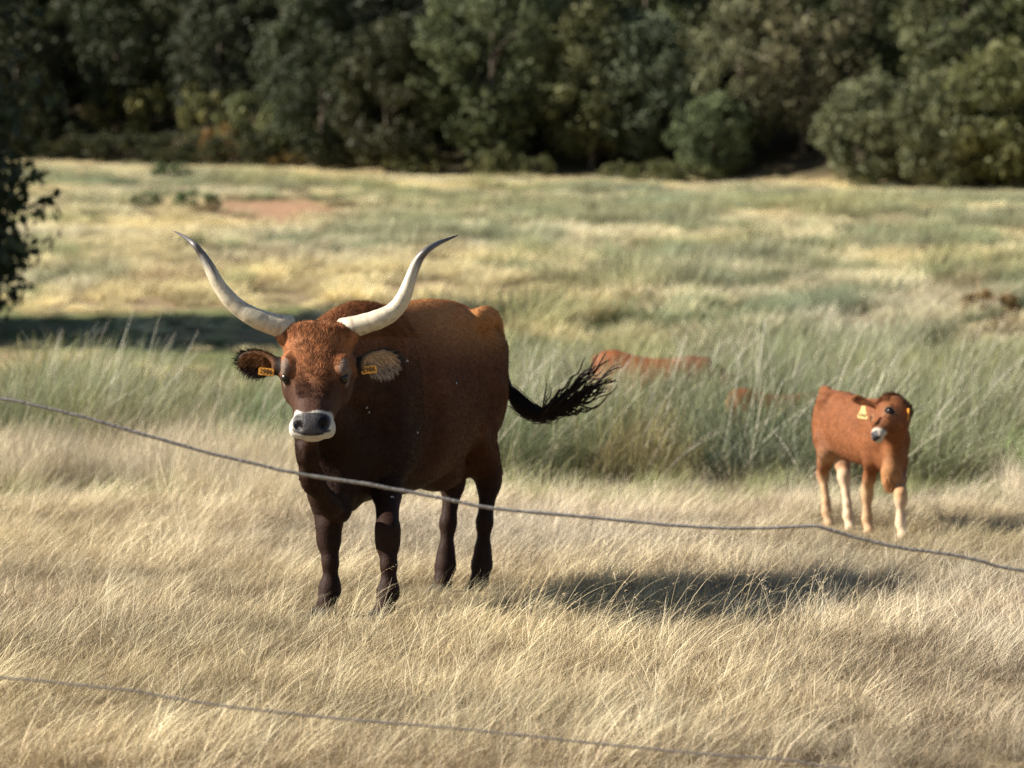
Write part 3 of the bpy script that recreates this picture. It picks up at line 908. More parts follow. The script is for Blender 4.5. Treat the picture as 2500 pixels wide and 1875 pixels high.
def strands(name, pts, rad, cols, mat, parent, root):
    n, m, _ = pts.shape
    hc = bpy.data.hair_curves.new(name); hc.add_curves([m] * n)
    hc.attributes['position'].data.foreach_set('vector', (pts - root).astype(np.float32).ravel())
    ra = hc.attributes.get('radius') or hc.attributes.new('radius', 'FLOAT', 'POINT')
    ra.data.foreach_set('value', np.asarray(rad, np.float32).ravel())
    ca = hc.attributes.new('col', 'FLOAT_COLOR', 'CURVE')
    c4 = np.ones((n, 4), np.float32); c4[:, :3] = cols
    ca.data.foreach_set('color', c4.ravel())
    hc.materials.append(mat)
    o = bpy.data.objects.new(name, hc); COL.objects.link(o); o.parent = parent
    return o

def body_object(name, V, Q, cols, rough, parent, root):
    me = mesh_np(name, V - root, Q, smooth=True)
    set_col(me, cols)
    a = me.attributes.new('rough', 'FLOAT', 'POINT'); a.data.foreach_set('value', rough.astype(np.float32))
    return link(name, me, M_HIDE, parent)

def sphere_mesh(name, r, mat, seg=16, sc_=(1, 1, 1)):
    import bmesh
    bm = bmesh.new(); bmesh.ops.create_uvsphere(bm, u_segments=seg, v_segments=seg // 2, radius=r)
    for v in bm.verts: v.co = Vector((v.co.x * sc_[0], v.co.y * sc_[1], v.co.z * sc_[2]))
    for f in bm.faces: f.smooth = True
    me = bpy.data.meshes.new(name); bm.to_mesh(me); bm.free(); me.materials.append(mat)
    return me

def catmull(P, n):
    P = np.asarray(P, float); k = len(P)
    t = np.linspace(0, k - 1, n); i = np.clip(t.astype(int), 0, k - 2); f = (t - i)[:, None]
    p0, p1, p2, p3 = P[np.clip(i - 1, 0, k - 1)], P[i], P[i + 1], P[np.clip(i + 2, 0, k - 1)]
    return .5 * (2 * p1 + (p2 - p0) * f + (2 * p0 - 5 * p1 + 4 * p2 - p3) * f ** 2 + (3 * p1 - p0 - 3 * p2 + p3) * f ** 3)

def unit(v): v = np.asarray(v, float); return v / np.linalg.norm(v)

RED = np.array([.098, .036, .014]); LIT_TAN = np.array([.46, .215, .078]); DARK = np.array([.020, .0095, .0065]); BLK = np.array([.008, .006, .006])

def ear_tag(parent, root, centre, axr, axu, w, h, text, mat, lab=None):
    """a rounded plastic plate; axr points to its right, axu up"""
    import bmesh
    axr = unit(axr); axu = unit(axu - axr * np.dot(axu, axr)); axn = np.cross(axr, axu)
    pts = []
    r = min(w, h) * .18
    for cx, cy, a0 in ((w / 2 - r, h / 2 - r, 0), (-w / 2 + r, h / 2 - r, 90), (-w / 2 + r, -h / 2 + r, 180), (w / 2 - r, -h / 2 + r, 270)):
        for a in (0, 30, 60, 90):
            q = math.radians(a0 + a); pts.append((cx + r * math.cos(q), cy + r * math.sin(q)))
    n = len(pts); th = .002
    V = [(x, y, th) for x, y in pts] + [(x, y, -th) for x, y in pts]
    F = [list(range(n)), list(range(2 * n - 1, n - 1, -1))] + [[i, i + n, (i + 1) % n + n, (i + 1) % n] for i in range(n)]
    me = bpy.data.meshes.new('ear_tag'); me.from_pydata(V, [], F); me.update(); me.materials.append(mat)
    o = bpy.data.objects.new('ear_tag', me); COL.objects.link(o); o.parent = parent
    M = Matrix(((axr[0], axu[0], axn[0]), (axr[1], axu[1], axn[1]), (axr[2], axu[2], axn[2]))).to_4x4()
    M.translation = Vector(centre - root)
    o.matrix_local = M
    if lab: o['label'] = lab
    tc = bpy.data.curves.new('tag_number', 'FONT'); tc.body = text; tc.size = h * .86; tc.align_x = 'CENTER'; tc.align_y = 'CENTER'
    tc.extrude = .0003; tc.offset = h * .012; tc.materials.append(M_INK)
    tmp = bpy.data.objects.new('tag_number_outline', tc)
    tme_ = bpy.data.meshes.new_from_object(tmp); bpy.data.objects.remove(tmp)
    t = bpy.data.objects.new('tag_number', tme_); COL.objects.link(t); t.parent = o
    t.location = (0, 0, th + .0012)
    return o

# ================================================================ THE COW
cow_root = np.array([-.45, 16.15, 0.0])
cow = bpy.data.objects.new('cow', None); COL.objects.link(cow); cow.location = cow_root
tag(cow, 'large reddish brown longhorned cow facing the camera with tail swung right', 'cow')
yaw = math.radians(21)
F_ = np.array([-math.sin(yaw), -math.cos(yaw), 0]); L_ = np.array([math.cos(yaw), -math.sin(yaw), 0]); U_ = np.array([0, 0, 1.0])
O_ = np.array([-.262, 16.78, 0])
def B(s, l, z): return O_ + F_ * s + L_ * l + U_ * z
cf = Field((-1.32, 14.40, -.02), (.22, 17.32, 1.50), .0072)
RB = np.stack([F_, L_, U_])
cf.loft(O_, RB, [(-.36, .06, .98, 1.16), (-.32, .12, .86, 1.24), (-.22, .140, .74, 1.29), (-.05, .172, .66, 1.345), (.15, .200, .63, 1.372), (.40, .262, .565, 1.375), (.65, .287, .515, 1.36),
               (.85, .295, .49, 1.345), (1.02, .26, .49, 1.33), (1.18, .225, .485, 1.31), (1.34, .175, .47, 1.24), (1.46, .13, .47, 1.14), (1.53, .08, .50, .95)], p=2.25, k=.0, top=.17)
for sg in (-1, 1):
    cf.ellipsoid(B(.04, sg * .155, 1.28), (.085, .05, .055), RB, .06)          # hook bones
    cf.ellipsoid(B(-.30, sg * .09, 1.13), (.07, .05, .07), RB, .06)          # pin bones
    cf.ellipsoid(B(-.09, sg * .095, .97), (.19, .095, .27), RB, .09)           # rump and thigh
    cf.ellipsoid(B(1.16, sg * .185, .98), (.16, .085, .27), RB, .08)         # shoulder
    cf.ellipsoid(B(1.22, sg * .17, .72), (.12, .085, .16), RB, .08)
cf.ellipsoid(B(-.26, 0, 1.22), (.12, .05, .06), RB, .08)
# hollow in front of the hip
for sg in (-1, 1):
    cf.ellipsoid(B(.24, sg * .250, 1.25), (.12, .035, .075), RB, .08, sub=True)
# udder / belly fold
cf.ellipsoid(B(.30, .02, .57), (.16, .12, .09), RB, .08)
for sg in (-1, 1):
    cf.capsule([B(1.02, sg * .315, 1.12), B(.98, sg * .33, .90), B(1.00, sg * .31, .68)], [.03, .04, .03], .09, sub=True)    # behind the shoulder
    cf.ellipsoid(B(.20, sg * .330, .98), (.09, .085, .22), RB, .08, sub=True)      # flank in front of the thigh
    cf.capsule([B(1.20, sg * .14, 1.24), B(1.22, sg * .185, 1.05), B(1.27, sg * .205, .84)], [.03, .035, .045], .06)          # blade ridge
    cf.capsule([B(.24, sg * .20, .80), B(.12, sg * .185, .68)], [.04, .03], .07)
# withers hump
cf.ellipsoid(B(1.10, -.01, 1.225), (.30, .10, .08), RB, .10)

foot_fl, foot_fr = W(712, 1322, 15.40), W(838, 1328, 15.27)     # on the photo's left / right
foot_hl, foot_hr = W(962, 1283, 16.57), W(1041, 1278, 16.64)
def leg_front(ft, s0, lat, wk):
    ft = ft.copy(); ft[2] = 0
    el = B(s0, lat, .66); kn = ft + F_ * .0 + np.array([0, 0, .355]); kn = kn + (el - kn) * np.array([.10, .10, 0])
    pts = [B(s0 - .02, lat * .95, .86), el, el * .5 + kn * .5 + U_ * .02, kn + U_ * .03, kn - U_ * .03, ft - F_ * .01 + U_ * .235, ft - F_ * .01 + U_ * .145, ft + U_ * .115, ft + F_ * .03 + U_ * .06]
    cf.capsule(pts, [.10, .078, .055, .047, .044, .029, .031, .040, .034], .04)
    cf.capsule([ft + F_ * .035 + U_ * .055, ft + F_ * .055 + U_ * .022], [.042, .055], .02)
    cf.ellipsoid(ft - F_ * .045 + U_ * .10, (.025, .03, .025), RB, .02)
    for sd in (-1, 1): cf.ellipsoid(ft + F_ * .085 + L_ * sd * .028 + U_ * .012, (.055, .028, .03), RB, .01)
leg_front(foot_fl, 1.20, -.155, 0)
leg_front(foot_fr, 1.16, .135, 0)
def leg_hind(ft, lat):
    ft = ft.copy(); ft[2] = 0
    hk = ft - F_ * .09 + U_ * .50
    pts = [B(-.03, lat, .92), B(.08, lat * 1.05, .76), hk * .5 + B(.06, lat, .74) * .5, hk + U_ * .05, hk, hk * .5 + (ft + U_ * .15) * .5 + F_ * .01, ft - F_ * .01 + U_ * .19, ft + U_ * .125, ft + F_ * .03 + U_ * .06]
    cf.capsule(pts, [.14, .115, .088, .053, .046, .032, .032, .041, .035], .045)
    cf.capsule([hk - F_ * .045 + U_ * .05, hk * .6 + B(-.12, lat, .85) * .4], [.022, .03], .04)
    cf.capsule([ft + F_ * .035 + U_ * .055, ft + F_ * .055 + U_ * .022], [.042, .053], .02)
    for sd in (-1, 1): cf.ellipsoid(ft + F_ * .08 + L_ * sd * .027 + U_ * .012, (.052, .027, .03), RB, .01)
leg_hind(foot_hl, -.09); leg_hind(foot_hr, .095)

# head frame
HP = W(684, 700, 14.98); HM = W(671, 922, 14.70); ZT, ZM = W(684, 704, 14.98)[2], W(671, 938, 14.68)[2]
hw_ = unit(HM - HP); HL = np.linalg.norm(HM - HP)
hu = unit(np.array([math.cos(math.radians(4)), -math.sin(math.radians(4)) , -.03])); hu = unit(hu - hw_ * (hu @ hw_))
hn = np.cross(hu, hw_); hn = hn if hn[1] < 0 else -hn
RH = np.stack([hw_, hu, hn])
def H(w, u_, n): return HP + hw_ * w + hu * u_ + hn * n
print('head length', HL)
K = HL / .54
def HT(*rows): return [(w * K, a, b_, c) for w, a, b_, c in rows]
# neck: crest, middle, throat, brisket and dewlap
cf.capsule([B(1.16, 0, 1.18), (B(1.16, 0, 1.18) + H(.03, 0, -.20)) / 2 + U_ * -.01, H(.02, 0, -.17)], [.14, .12, .10], .10)
cf.capsule([B(1.24, 0, .98), (B(1.24, 0, .98) + H(.12, 0, -.24)) / 2, H(.14, 0, -.22)], [.185, .14, .11], .10)
cf.capsule([B(1.38, 0, .74), (B(1.40, 0, .74) + H(.25, 0, -.26)) / 2 , H(.28, 0, -.20)], [.135, .09, .07], .08)
cf.capsule([H(.42, -.01, -.17), W(668, 985, 15.0), W(676, 1040, 15.12), W(712, 1090, 15.25), W(735, 1112, 15.32)], [.03, .034, .038, .038, .03], .05)
cf.capsule([W(652, 960, 15.0), W(668, 1020, 15.12), W(690, 1075, 15.25), W(712, 1105, 15.32)], [.022, .026, .03, .03], .045)
cf.ellipsoid(B(1.40, -.02, .56), (.12, .085, .14), RB, .08)
cf.capsule([W(733, 1060, 15.38), W(738, 1105, 15.36)], [.045, .035], .06)
# skull
cf.loft(HP, RH, HT((-.012, .075, -.13, -.03), (.012, .118, -.18, .000), (.05, .142, -.21, .018), (.12, .141, -.23, .018), (.20, .137, -.245, .012), (.26, .128, -.25, .004), (.32, .108, -.225, -.002),
               (.39, .088, -.185, -.003), (.45, .080, -.140, .000), (.50, .077, -.118, .002), (.54, .073, -.100, -.008), (.562, .045, -.080, -.026)), p=2.5, k=.035, top=.12)
for sg in (-1, 1):
    cf.ellipsoid(H(.212 * K, sg * .117, -.018), (.045, .026, .026), RH, .035)     # brow over the eye
    cf.ellipsoid(H(.20 * K, sg * .108, -.15), (.09, .035, .06), RH, .05)       # cheek
    cf.ellipsoid(H(.248 * K, sg * .112, -.062), (.030, .026, .030), RH, .014)
    cf.ellipsoid(H(.508 * K, sg * .066, -.060), (.040, .030, .034), RH, .03)     # lip pads
    cf.capsule([H(.035 * K, sg * .08, -.06), H(.018 * K, sg * .142, -.055)], [.050, .040], .05)   # horn burr
cf.ellipsoid(H(.025, 0, -.055), (.045, .11, .05), RH, .05)                        # poll
cf.ellipsoid(H(.520 * K, 0, -.092), (.036, .056, .022), RH, .012)                 # lower lip and chin
for sg in (-1, 1):
    cf.ellipsoid(H(.522 * K, sg * .056, -.006), (.025, .015, .032), np.stack([unit(hw_ * .8 + hu * -sg * .6), unit(hu * .8 + hw_ * sg * .6), hn]), .012, sub=True)
# mouth line
cf.capsule([H(.50 * K, -.085, -.082), H(.558 * K, -.04, -.082), H(.565 * K, 0, -.080), H(.558 * K, .04, -.082), H(.50 * K, .085, -.082)], [.006] * 5, .010, sub=True)
# ears
EARS = {}
for sg, cx, cy, back in ((-1, 561, 784, .12), (1, 817, 783, .13)):
    c = W(cx, cy, 15.03 if sg < 0 else 15.03)
    rootp = H(.155 * K, sg * .12, -.12)
    ex = unit(c - rootp); ez = unit(U_ - ex * (U_ @ ex)); ey = np.cross(ez, ex); ey = ey if ey[1] < 0 else -ey
    RE = np.stack([ex, ez, ey])
    cf.capsule([rootp, rootp * .45 + c * .55], [.040, .035], .03)
    cf.ellipsoid(c, (.088, .053, .028), RE, .02)
    cf.ellipsoid(c + ex * .045 - ez * .004, (.05, .034, .022), RE, .03)
    cf.ellipsoid(c + ey * .028 + ex * .008 - ez * .004, (.072, .037, .030), RE, .012, sub=True)
    EARS[sg] = (c, ex, ez, ey)
# tail root and dock
tail_pts = np.array([B(-.30, .01, 1.29), W(1062, 690, 17.20), W(1074, 740, 17.22), W(1086, 795, 17.2), W(1098, 838, 17.12), W(1117, 875, 17.05), W(1147, 896, 17.0), W(1185, 897, 16.97)])
cf.capsule(catmull(tail_pts[:4], 8), np.linspace(.045, .028, 8), .03)
CV, CQ = cf.surface(2)
CN = normals_of(CV, CQ)
print('cow verts', len(CV))

def headcoords(P):
    d = P - HP
    return (d @ hw_) / K, d @ hu, d @ hn
def cow_colour(P, Nn):
    d = P - O_; s = d @ F_; l = d @ L_; z = P[:, 2]
    n1 = fbm(P[:, 0] * 9, P[:, 1] * 9, P[:, 2] * 9, 3)
    c = RED[None] * (.80 + .5 * n1[:, None])
    lit_top = smoothstep(1.04, 1.31, z)[:, None]; rear_ = smoothstep(1.15, .45, s)[:, None]  # lighter back, brightened further to paint sunlight on the top line
    c = c * (1 - .85 * lit_top) + (LIT_TAN * rear_ + RED * np.array([2.1, 2.3, 2.4]) * (1 - rear_)) * .85 * lit_top
    # darker coat below and in front, plus painted shade of flank, head and horn
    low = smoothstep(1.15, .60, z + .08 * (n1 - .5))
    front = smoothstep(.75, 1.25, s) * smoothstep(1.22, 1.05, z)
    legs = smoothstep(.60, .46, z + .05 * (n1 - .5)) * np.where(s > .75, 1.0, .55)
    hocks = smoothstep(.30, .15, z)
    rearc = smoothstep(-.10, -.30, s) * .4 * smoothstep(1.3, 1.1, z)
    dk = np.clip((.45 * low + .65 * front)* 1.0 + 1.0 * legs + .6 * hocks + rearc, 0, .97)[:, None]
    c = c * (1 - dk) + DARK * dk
    # red inner shin of the far hind leg
    hw, u_, n = headcoords(P)
    inh = (hw > -.09) & (hw < .62) & (np.abs(u_) < .17) & (n > -.27) & (P[:, 1] < 15.25)
    wf = smoothstep(.25, .37, hw + .10 * (np.abs(u_) / .1) ** 1.0 * .5 + .05 * (n1 - .5))
    side = smoothstep(-.06, -.13, n)
    sidek = smoothstep(.08, .13, np.abs(u_)) * smoothstep(.12, .25, hw)
    hd = RED[None] * np.array([2.4, 2.7, 3.0]) * (.85 + .45 * n1[:, None])  # head brown brightened to paint in sunlight on the face
    dkh = np.clip(wf * .93 + side * .4 + sidek * .5, 0, .95)[:, None]
    hd = hd * (1 - dkh) + np.array([.045, .022, .016]) * dkh
    # pale ring round the eyes
    for sg in (-1, 1):
        r = np.sqrt(((hw - .222) / .052) ** 2 + ((u_ - sg * .130) / .030) ** 2)
        m = (smoothstep(1.15, .7, r) * (n > -.10))[:, None]
        hd = hd * (1 - .85 * m) + np.array([.17, .125, .10]) * .85 * m
        m = smoothstep(.035, .027, np.linalg.norm((P - H(.252 * K, sg * .122, -.053)) @ np.stack([hw_ * 1.25, hu, hn]).T, axis=1))[:, None]
        hd = hd * (1 - m) + np.array([.012, .008, .007]) * m
    # muzzle: white ring, slate nose
    fz = ZT - P[:, 2]; fu = u_
    vz = fz / (ZT - ZM)
    wm = smoothstep(.785, .80, vz + .012 * np.sin(fu * 60)) * smoothstep(.425, .44, hw) * smoothstep(-.115, -.10, n) * smoothstep(.106, .100, np.abs(fu))
    wm = (wm * smoothstep(.03, .0, np.clip(vz - 1.13, 0, 1)))[:, None]
    hd = hd * (1 - wm) + np.array([.50, .47, .42]) * wm
    wu = .081 - .10 * np.clip(vz - .90, 0, 1)
    r = (np.abs(fu / wu) ** 3 + np.abs((vz - .905) / .105) ** 3) ** (1 / 3)
    nm = (smoothstep(1.04, .93, r) * (hw > .40))[:, None]
    hd = hd * (1 - nm) + np.array([.055, .052, .056]) * (0.7 + .6 * fbm(P[:, 0] * 50, P[:, 1] * 50, P[:, 2] * 50, 9)[:, None]) * nm
    mo = (smoothstep(.013, .007, np.abs(vz - 1.012 + .035 * (fu / .07) ** 2)) * (hw > .42) * (np.abs(fu) < .08))[:, None]
    hd = hd * (1 - .9 * mo) + BLK * .9 * mo
    for sg in (-1, 1):
        q_ = vz - .895; du = fu * sg - .047 + .10 * q_
        m = (smoothstep(1.25, .85, np.sqrt((du / .0165) ** 2 + (q_ / .055) ** 2)) * (hw > .42))[:, None]
        hd = hd * (1 - m) + BLK * m
    # fade of head mask to neck
    hm = (smoothstep(-.27, -.16, n) * inh)[:, None]
    c = c * (1 - hm) + hd * hm
    for sg in (-1, 1):
        ec, ex, ez, ey = EARS[sg]
        q = P - ec; a, b_, e = (q @ ex) / .095, (q @ ez) / .068, (q @ ey)
        m = (np.sqrt(a ** 2 + b_ ** 2) < 1.12) & (np.abs(e) < .05)
        rim = smoothstep(.62, .95, np.sqrt(a ** 2 + b_ ** 2))
        inner = np.array([.10, .045, .02]) if sg < 0 else np.array([.36, .22, .12])  # right ear coloured paler than the left, painting the sun on it
        ec_ = inner[None] * (1 - rim[:, None]) + np.array([.015, .010, .008]) * rim[:, None]
        low_ = smoothstep(-.1, -.6, b_)[:, None] * .8
        ec_ = ec_ * (1 - low_) + BLK * low_
        c = np.where(m[:, None], ec_, c)
    # tail dock darkens
    tl = ((s < -.36) * smoothstep(1.15, 1.0, z))[:, None]
    c = c * (1 - tl) + DARK * .7 * tl
    rough = .62 - .25 * nm[:, 0] * 1.0
    hoofm = z < .05
    c = np.where(hoofm[:, None], np.array([.03, .025, .022]), c)
    return np.clip(c, 0, 1), rough
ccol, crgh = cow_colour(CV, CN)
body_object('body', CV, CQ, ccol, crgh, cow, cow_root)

def horn(pts_px, name):
    P = np.array([W(354 + cx * .304, 469 + cy * .304, Y) for cx, cy, r, Y in pts_px])
    R = np.array([r for _, _, r, _ in pts_px]) * .00063 * (np.array([p[3] for p in pts_px]) / 15.0)
    Pc = catmull(P, 70); Rc = np.interp(np.linspace(0, len(P) - 1, 70), np.arange(len(P)), R)
    t = np.linspace(0, 1, 70)
    Rc = Rc * (1 + .012 * np.sin(t * 90) * (t < .45)) * (1 + .02 * np.sin(t * 31))
    V, Q, T = tube(Pc - cow_root, Rc, 24)
    me = mesh_np(name, V, Q, T, smooth=True)
    tv = np.concatenate([np.repeat(t, 24), [0, 1]])
    ang = np.concatenate([np.tile(np.linspace(0, 2 * np.pi, 24, endpoint=False), 70), [0, 0]])
    st = fbm(ang * 4.5, tv * 7, 0, 5) - .5
    cream = np.array([.55, .49, .37]); greyc = np.array([.11, .10, .10]); tipc = np.array([.055, .05, .05])
    k1 = smoothstep(.56, .72, tv + .22 * st)[:, None]; k2 = smoothstep(.78, .97, tv)[:, None]
    c = cream * (.85 + .3 * fbm(V[:, 0] * 40, V[:, 1] * 40, V[:, 2] * 40, 8)[:, None])
    wob = .008 * np.sin(ang * 2 + 1)
    ring = np.exp(-((tv - .10 - wob) / .007) ** 2) * .5 + np.exp(-((tv - .145 + wob) / .005) ** 2) * .25 + np.exp(-((tv - .19) / .005) ** 2) * .2 + np.exp(-((tv - .30 - wob) / .004) ** 2) * .25
    c = c * (1 - ring[:, None] * np.array([.8, .95, 1.0]))
    c = c * (1 - .35 * (smoothstep(.55, .8, fbm(ang * 3, tv * 22, 0, 44, 4)))[:, None])
    for st_, sa_ in ((.05, 4.6), (.33, 4.2), (.47, 5.0), (.55, 4.4), (.24, 4.9)):
        c = np.where((((tv - st_) / .007) ** 2 + ((ang - sa_) / .16) ** 2 < 1)[:, None], .03, c)
    c = c * (1 - k1) + greyc * (.7 + 1.6 * np.clip(fbm(ang * 6, tv * 5, 0, 15) - .35, 0, 1))[:, None] * k1
    c = c * (1 - k2) + tipc * k2
    b0 = smoothstep(.04, .0, tv)[:, None]; c = c * (1 - .4 * b0) + np.array([.3, .2, .12]) * .4 * b0
    set_col(me, c)
    a = me.attributes.new('rough', 'FLOAT', 'POINT'); a.data.foreach_set('value', np.full(len(V), .38, np.float32))
    return me
m, nt, b = new_mat('horn')
at = N(nt, 'ShaderNodeAttribute', attribute_name='col')
f = ramp(nt, noise_node(nt, 120, 5), [(0.3, (.86, .84, .80)), (0.6, (1.06, 1.06, 1.06))])
nt.links.new(mixc(nt, 1.0, at.outputs['Color'], f, 'MULTIPLY'), b.inputs['Base Color'])
b.inputs['Roughness'].default_value = .42
bp = N(nt, 'ShaderNodeBump'); bp.inputs['Strength'].default_value = .35; bp.inputs['Distance'].default_value = .003
nt.links.new(noise_node(nt, 70, 4), bp.inputs['Height']); nt.links.new(bp.outputs[0], b.inputs['Normal'])
M_HORN = m
hl = horn([(900, 785, 80, 15.04), (830, 775, 77, 15.02), (740, 750, 73, 15.01), (650, 715, 66, 15.00), (560, 664, 60, 15.00), (480, 598, 55, 15.0), (415, 520, 49, 15.0), (365, 440, 44, 15.0), (318, 345, 36, 15.01), (270, 265, 28, 15.02), (215, 195, 20, 15.02), (150, 143, 12, 15.1), (75, 100, 3, 15.18)], 'horn')
hr = horn([(1270, 800, 78, 15.04), (1335, 785, 75, 15.02), (1425, 758, 70, 15.01), (1520, 728, 66, 15.00), (1600, 690, 62, 15.0), (1662, 635, 57, 15.0), (1705, 565, 50, 15.0), (1738, 480, 44, 15.0), (1770, 390, 37, 15.01), (1812, 300, 31, 15.02), (1870, 235, 24, 15.02), (1950, 185, 17, 15.1), (2030, 152, 10, 15.15), (2090, 130, 3, 15.2)], 'horn')
link('horn', hl, M_HORN, cow); link('horn', hr, M_HORN, cow)
eye_me = sphere_mesh('eye', .0225, M_EYE, 20)
for sg in (-1, 1):
    link('eye', eye_me, None, cow, H(.252 * K, sg * .120, -.050) - cow_root)
tagY = -.018
for sg, (tx, ty) in ((-1, (575, 803)), (1, (797, 799))):
    ec, ex, ez, ey = EARS[sg]
    c = W(tx, ty, (ec + ey * .032)[1] - .012)
    ax = np.array([1, -.02, -.09]) if sg < 0 else np.array([1, .05, .12])
    ear_tag(cow, cow_root, c, ax, U_ + np.array([0, .1, 0]), .066, .032, '2986', M_TAG)

def cow_flow(P, nn):
    d = P - O_; s = d @ F_; z = P[:, 2]
    fl = -F_[None] * .9 - U_[None] * .5
    legm = (z < .55)[:, None]
    fl = np.where(legm, -U_[None] + 0 * fl, fl)
    hw, u_, n = headcoords(P)
    hm = (P[:, 1] < 15.16) & (hw > -.08) & (n > -.22)
    cen = H(.30 * K, 0, .0)
    out = P - cen; out = out / (np.linalg.norm(out, axis=1)[:, None] + 1e-6)
    hf = np.where((hw < .36)[:, None], out - nn * 0, -hw_[None] * .4 + out)
    return np.where(hm[:, None], hf, fl)
def cow_mask(P):
    hw, u_, n = headcoords(P)
    m = np.ones(len(P))
    m[(hw > .44) & (P[:, 1] < 15.1) & (n > -.2)] = 0
    m[P[:, 2] < .05] = 0
    for sg in (-1, 1):
        m[np.linalg.norm(P - H(.252 * K, sg * .121, -.052), axis=1) < .034] = 0
    return m
def cow_len(P):
    hw, u_, n = headcoords(P)
    L = np.full(len(P), .017)
    hm = (P[:, 1] < 15.16) & (hw > -.09) & (n > -.22)
    L[P[:, 2] < .55] = .008
    L[hm] = .008
    return L
fur_curves('fur', CV, CQ, CN, ccol, 150000, cow_len, cow_flow, cow_mask, M_FUR, cow, cow_root, .0009, 3, 0, .28, rseed=3)
def fore_mask(P):
    hw, u_, n = headcoords(P)
    m = ((hw > -.08) & (hw < .36) & (np.abs(u_) < .125 - .34 * np.clip(hw - .13, 0, 1)) & (n > -.09) & (P[:, 1] < 15.16)).astype(float)
    return m
cpale = ccol * 1.0
fur_curves('forelock', CV, CQ, CN, np.clip(ccol * (.75 + .75 * smoothstep(.3, .7, fbm(CV[:, 0] * 60, CV[:, 1] * 60, CV[:, 2] * 60, 61, 2)))[:, None], 0, 1), 15000, lambda P: np.where(headcoords(P)[0] < .1, .034, .026), cow_flow, fore_mask, M_FUR, cow, cow_root, .0009, 8, .15, .13, rseed=5)
def ridge_mask(P):
    d = P - O_; s = d @ F_
    return ((P[:, 2] > 1.22) & (s > .95) & (headcoords(P)[2] < -.10)).astype(float)
fur_curves('neck_hair', CV, CQ, CN, ccol, 14000, lambda P: np.full(len(P), .035), cow_flow, ridge_mask, M_FUR, cow, cow_root, .0009, 5, .10, .4, rseed=6)
# ear hair
for sg in (-1, 1):
    ec, ex, ez, ey = EARS[sg]
    r = np.random.default_rng(40 + sg); n = 1500
    a = r.uniform(0, 2 * np.pi, n); q = np.sqrt(r.uniform(0, 1, n))
    base = ec + ex * (np.cos(a) * q * .066)[:, None] + ez * (np.sin(a) * q * .040)[:, None] + ey * (.004 + .006 * q)[:, None]
    hd = ex[None] * r.uniform(.4, 1.1, n)[:, None] + ez[None] * (r.normal(-.5, .45, n) + .3 * np.sin(a))[:, None] + ey[None] * r.uniform(.1, .5, n)[:, None]
    hd /= np.linalg.norm(hd, axis=1)[:, None]
    L = r.uniform(.02, .045, n)[:, None]
    t = np.linspace(0, 1, 5)
    P = base[:, None] + hd[:, None] * L[:, None] * t[None, :, None] - U_[None, None] * (L[:, None] * .35 * t[None, :, None] ** 2)
    up = (np.sin(a) * q)[:, None]
    cA = np.array([.16, .075, .03]) if sg < 0 else np.array([.62, .43, .26])  # pale tan right ear hair, its bright sunlight put into the colour
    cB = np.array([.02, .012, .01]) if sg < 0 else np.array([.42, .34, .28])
    k = smoothstep(.25, -.45, up)
    cc_ = cA * (1 - k) + cB * k
    strands('ear_hair', P, np.tile(np.linspace(.0011, .0004, 5), (n, 1)), cc_ * r.uniform(.6, 1.3, (n, 1)), M_FUR, cow, cow_root)
    # dark fringe
    n = 900; a = r.uniform(0, 2 * np.pi, n)
    base = ec + ex * (np.cos(a) * .084)[:, None] + ez * (np.sin(a) * .049)[:, None]
    out = ex * (np.cos(a) * .6 + .7)[:, None] + ez * (np.sin(a) * .45 - .15)[:, None] + ey[None] * .2 + r.normal(0, .3, (n, 3))
    P = base[:, None] + out[:, None] * r.uniform(.01, .028, n)[:, None, None] * np.linspace(0, 1, 3)[None, :, None]
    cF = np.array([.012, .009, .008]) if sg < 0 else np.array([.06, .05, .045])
    strands('ear_fringe', P, np.tile(np.linspace(.001, .0004, 3), (n, 1)), np.tile(cF, (n, 1)), M_FUR, cow, cow_root)

# tail: dock continues as hair-covered tail, then locks of long wavy hair
r = np.random.default_rng(99)
dock = catmull(tail_pts[3:], 30)
tv, tq, ttr = tube(dock - cow_root, np.linspace(.019, .014, 30), 14)
tme = mesh_np('tail', tv, tq, ttr, smooth=True); set_col(tme, np.tile(BLK, (len(tv), 1)))
a = tme.attributes.new('rough', 'FLOAT', 'POINT'); a.data.foreach_set('value', np.full(len(tv), .6, np.float32))
tail = link('tail', tme, M_HIDE, cow)
ctrl_starts = catmull([W(1092, 800, 17.15), W(1105, 850, 17.08), W(1130, 885, 17.02), W(1160, 897, 16.98), W(1190, 895, 16.96)], 40)
ends = [((1215, 860), (1245, 820), (1268, 795), (1285, 765)), ((1225, 862), (1262, 832), (1290, 812), (1318, 790)), ((1235, 868), (1268, 846), (1300, 822), (1330, 808)),
        ((1240, 872), (1270, 855), (1296, 838), (1322, 826)), ((1225, 882), (1262, 868), (1300, 858), (1326, 830)), ((1210, 868), (1240, 842), (1270, 822), (1296, 802)),
        ((1212, 890), (1240, 884), (1262, 872), (1285, 862)), ((1190, 872), (1210, 852), (1226, 838), (1240, 826)), ((1222, 874), (1250, 856), (1276, 842), (1300, 820)), ((1176, 880), (1186, 862), (1193, 846), (1196, 832))]
allP, allC, allR = [], [], []
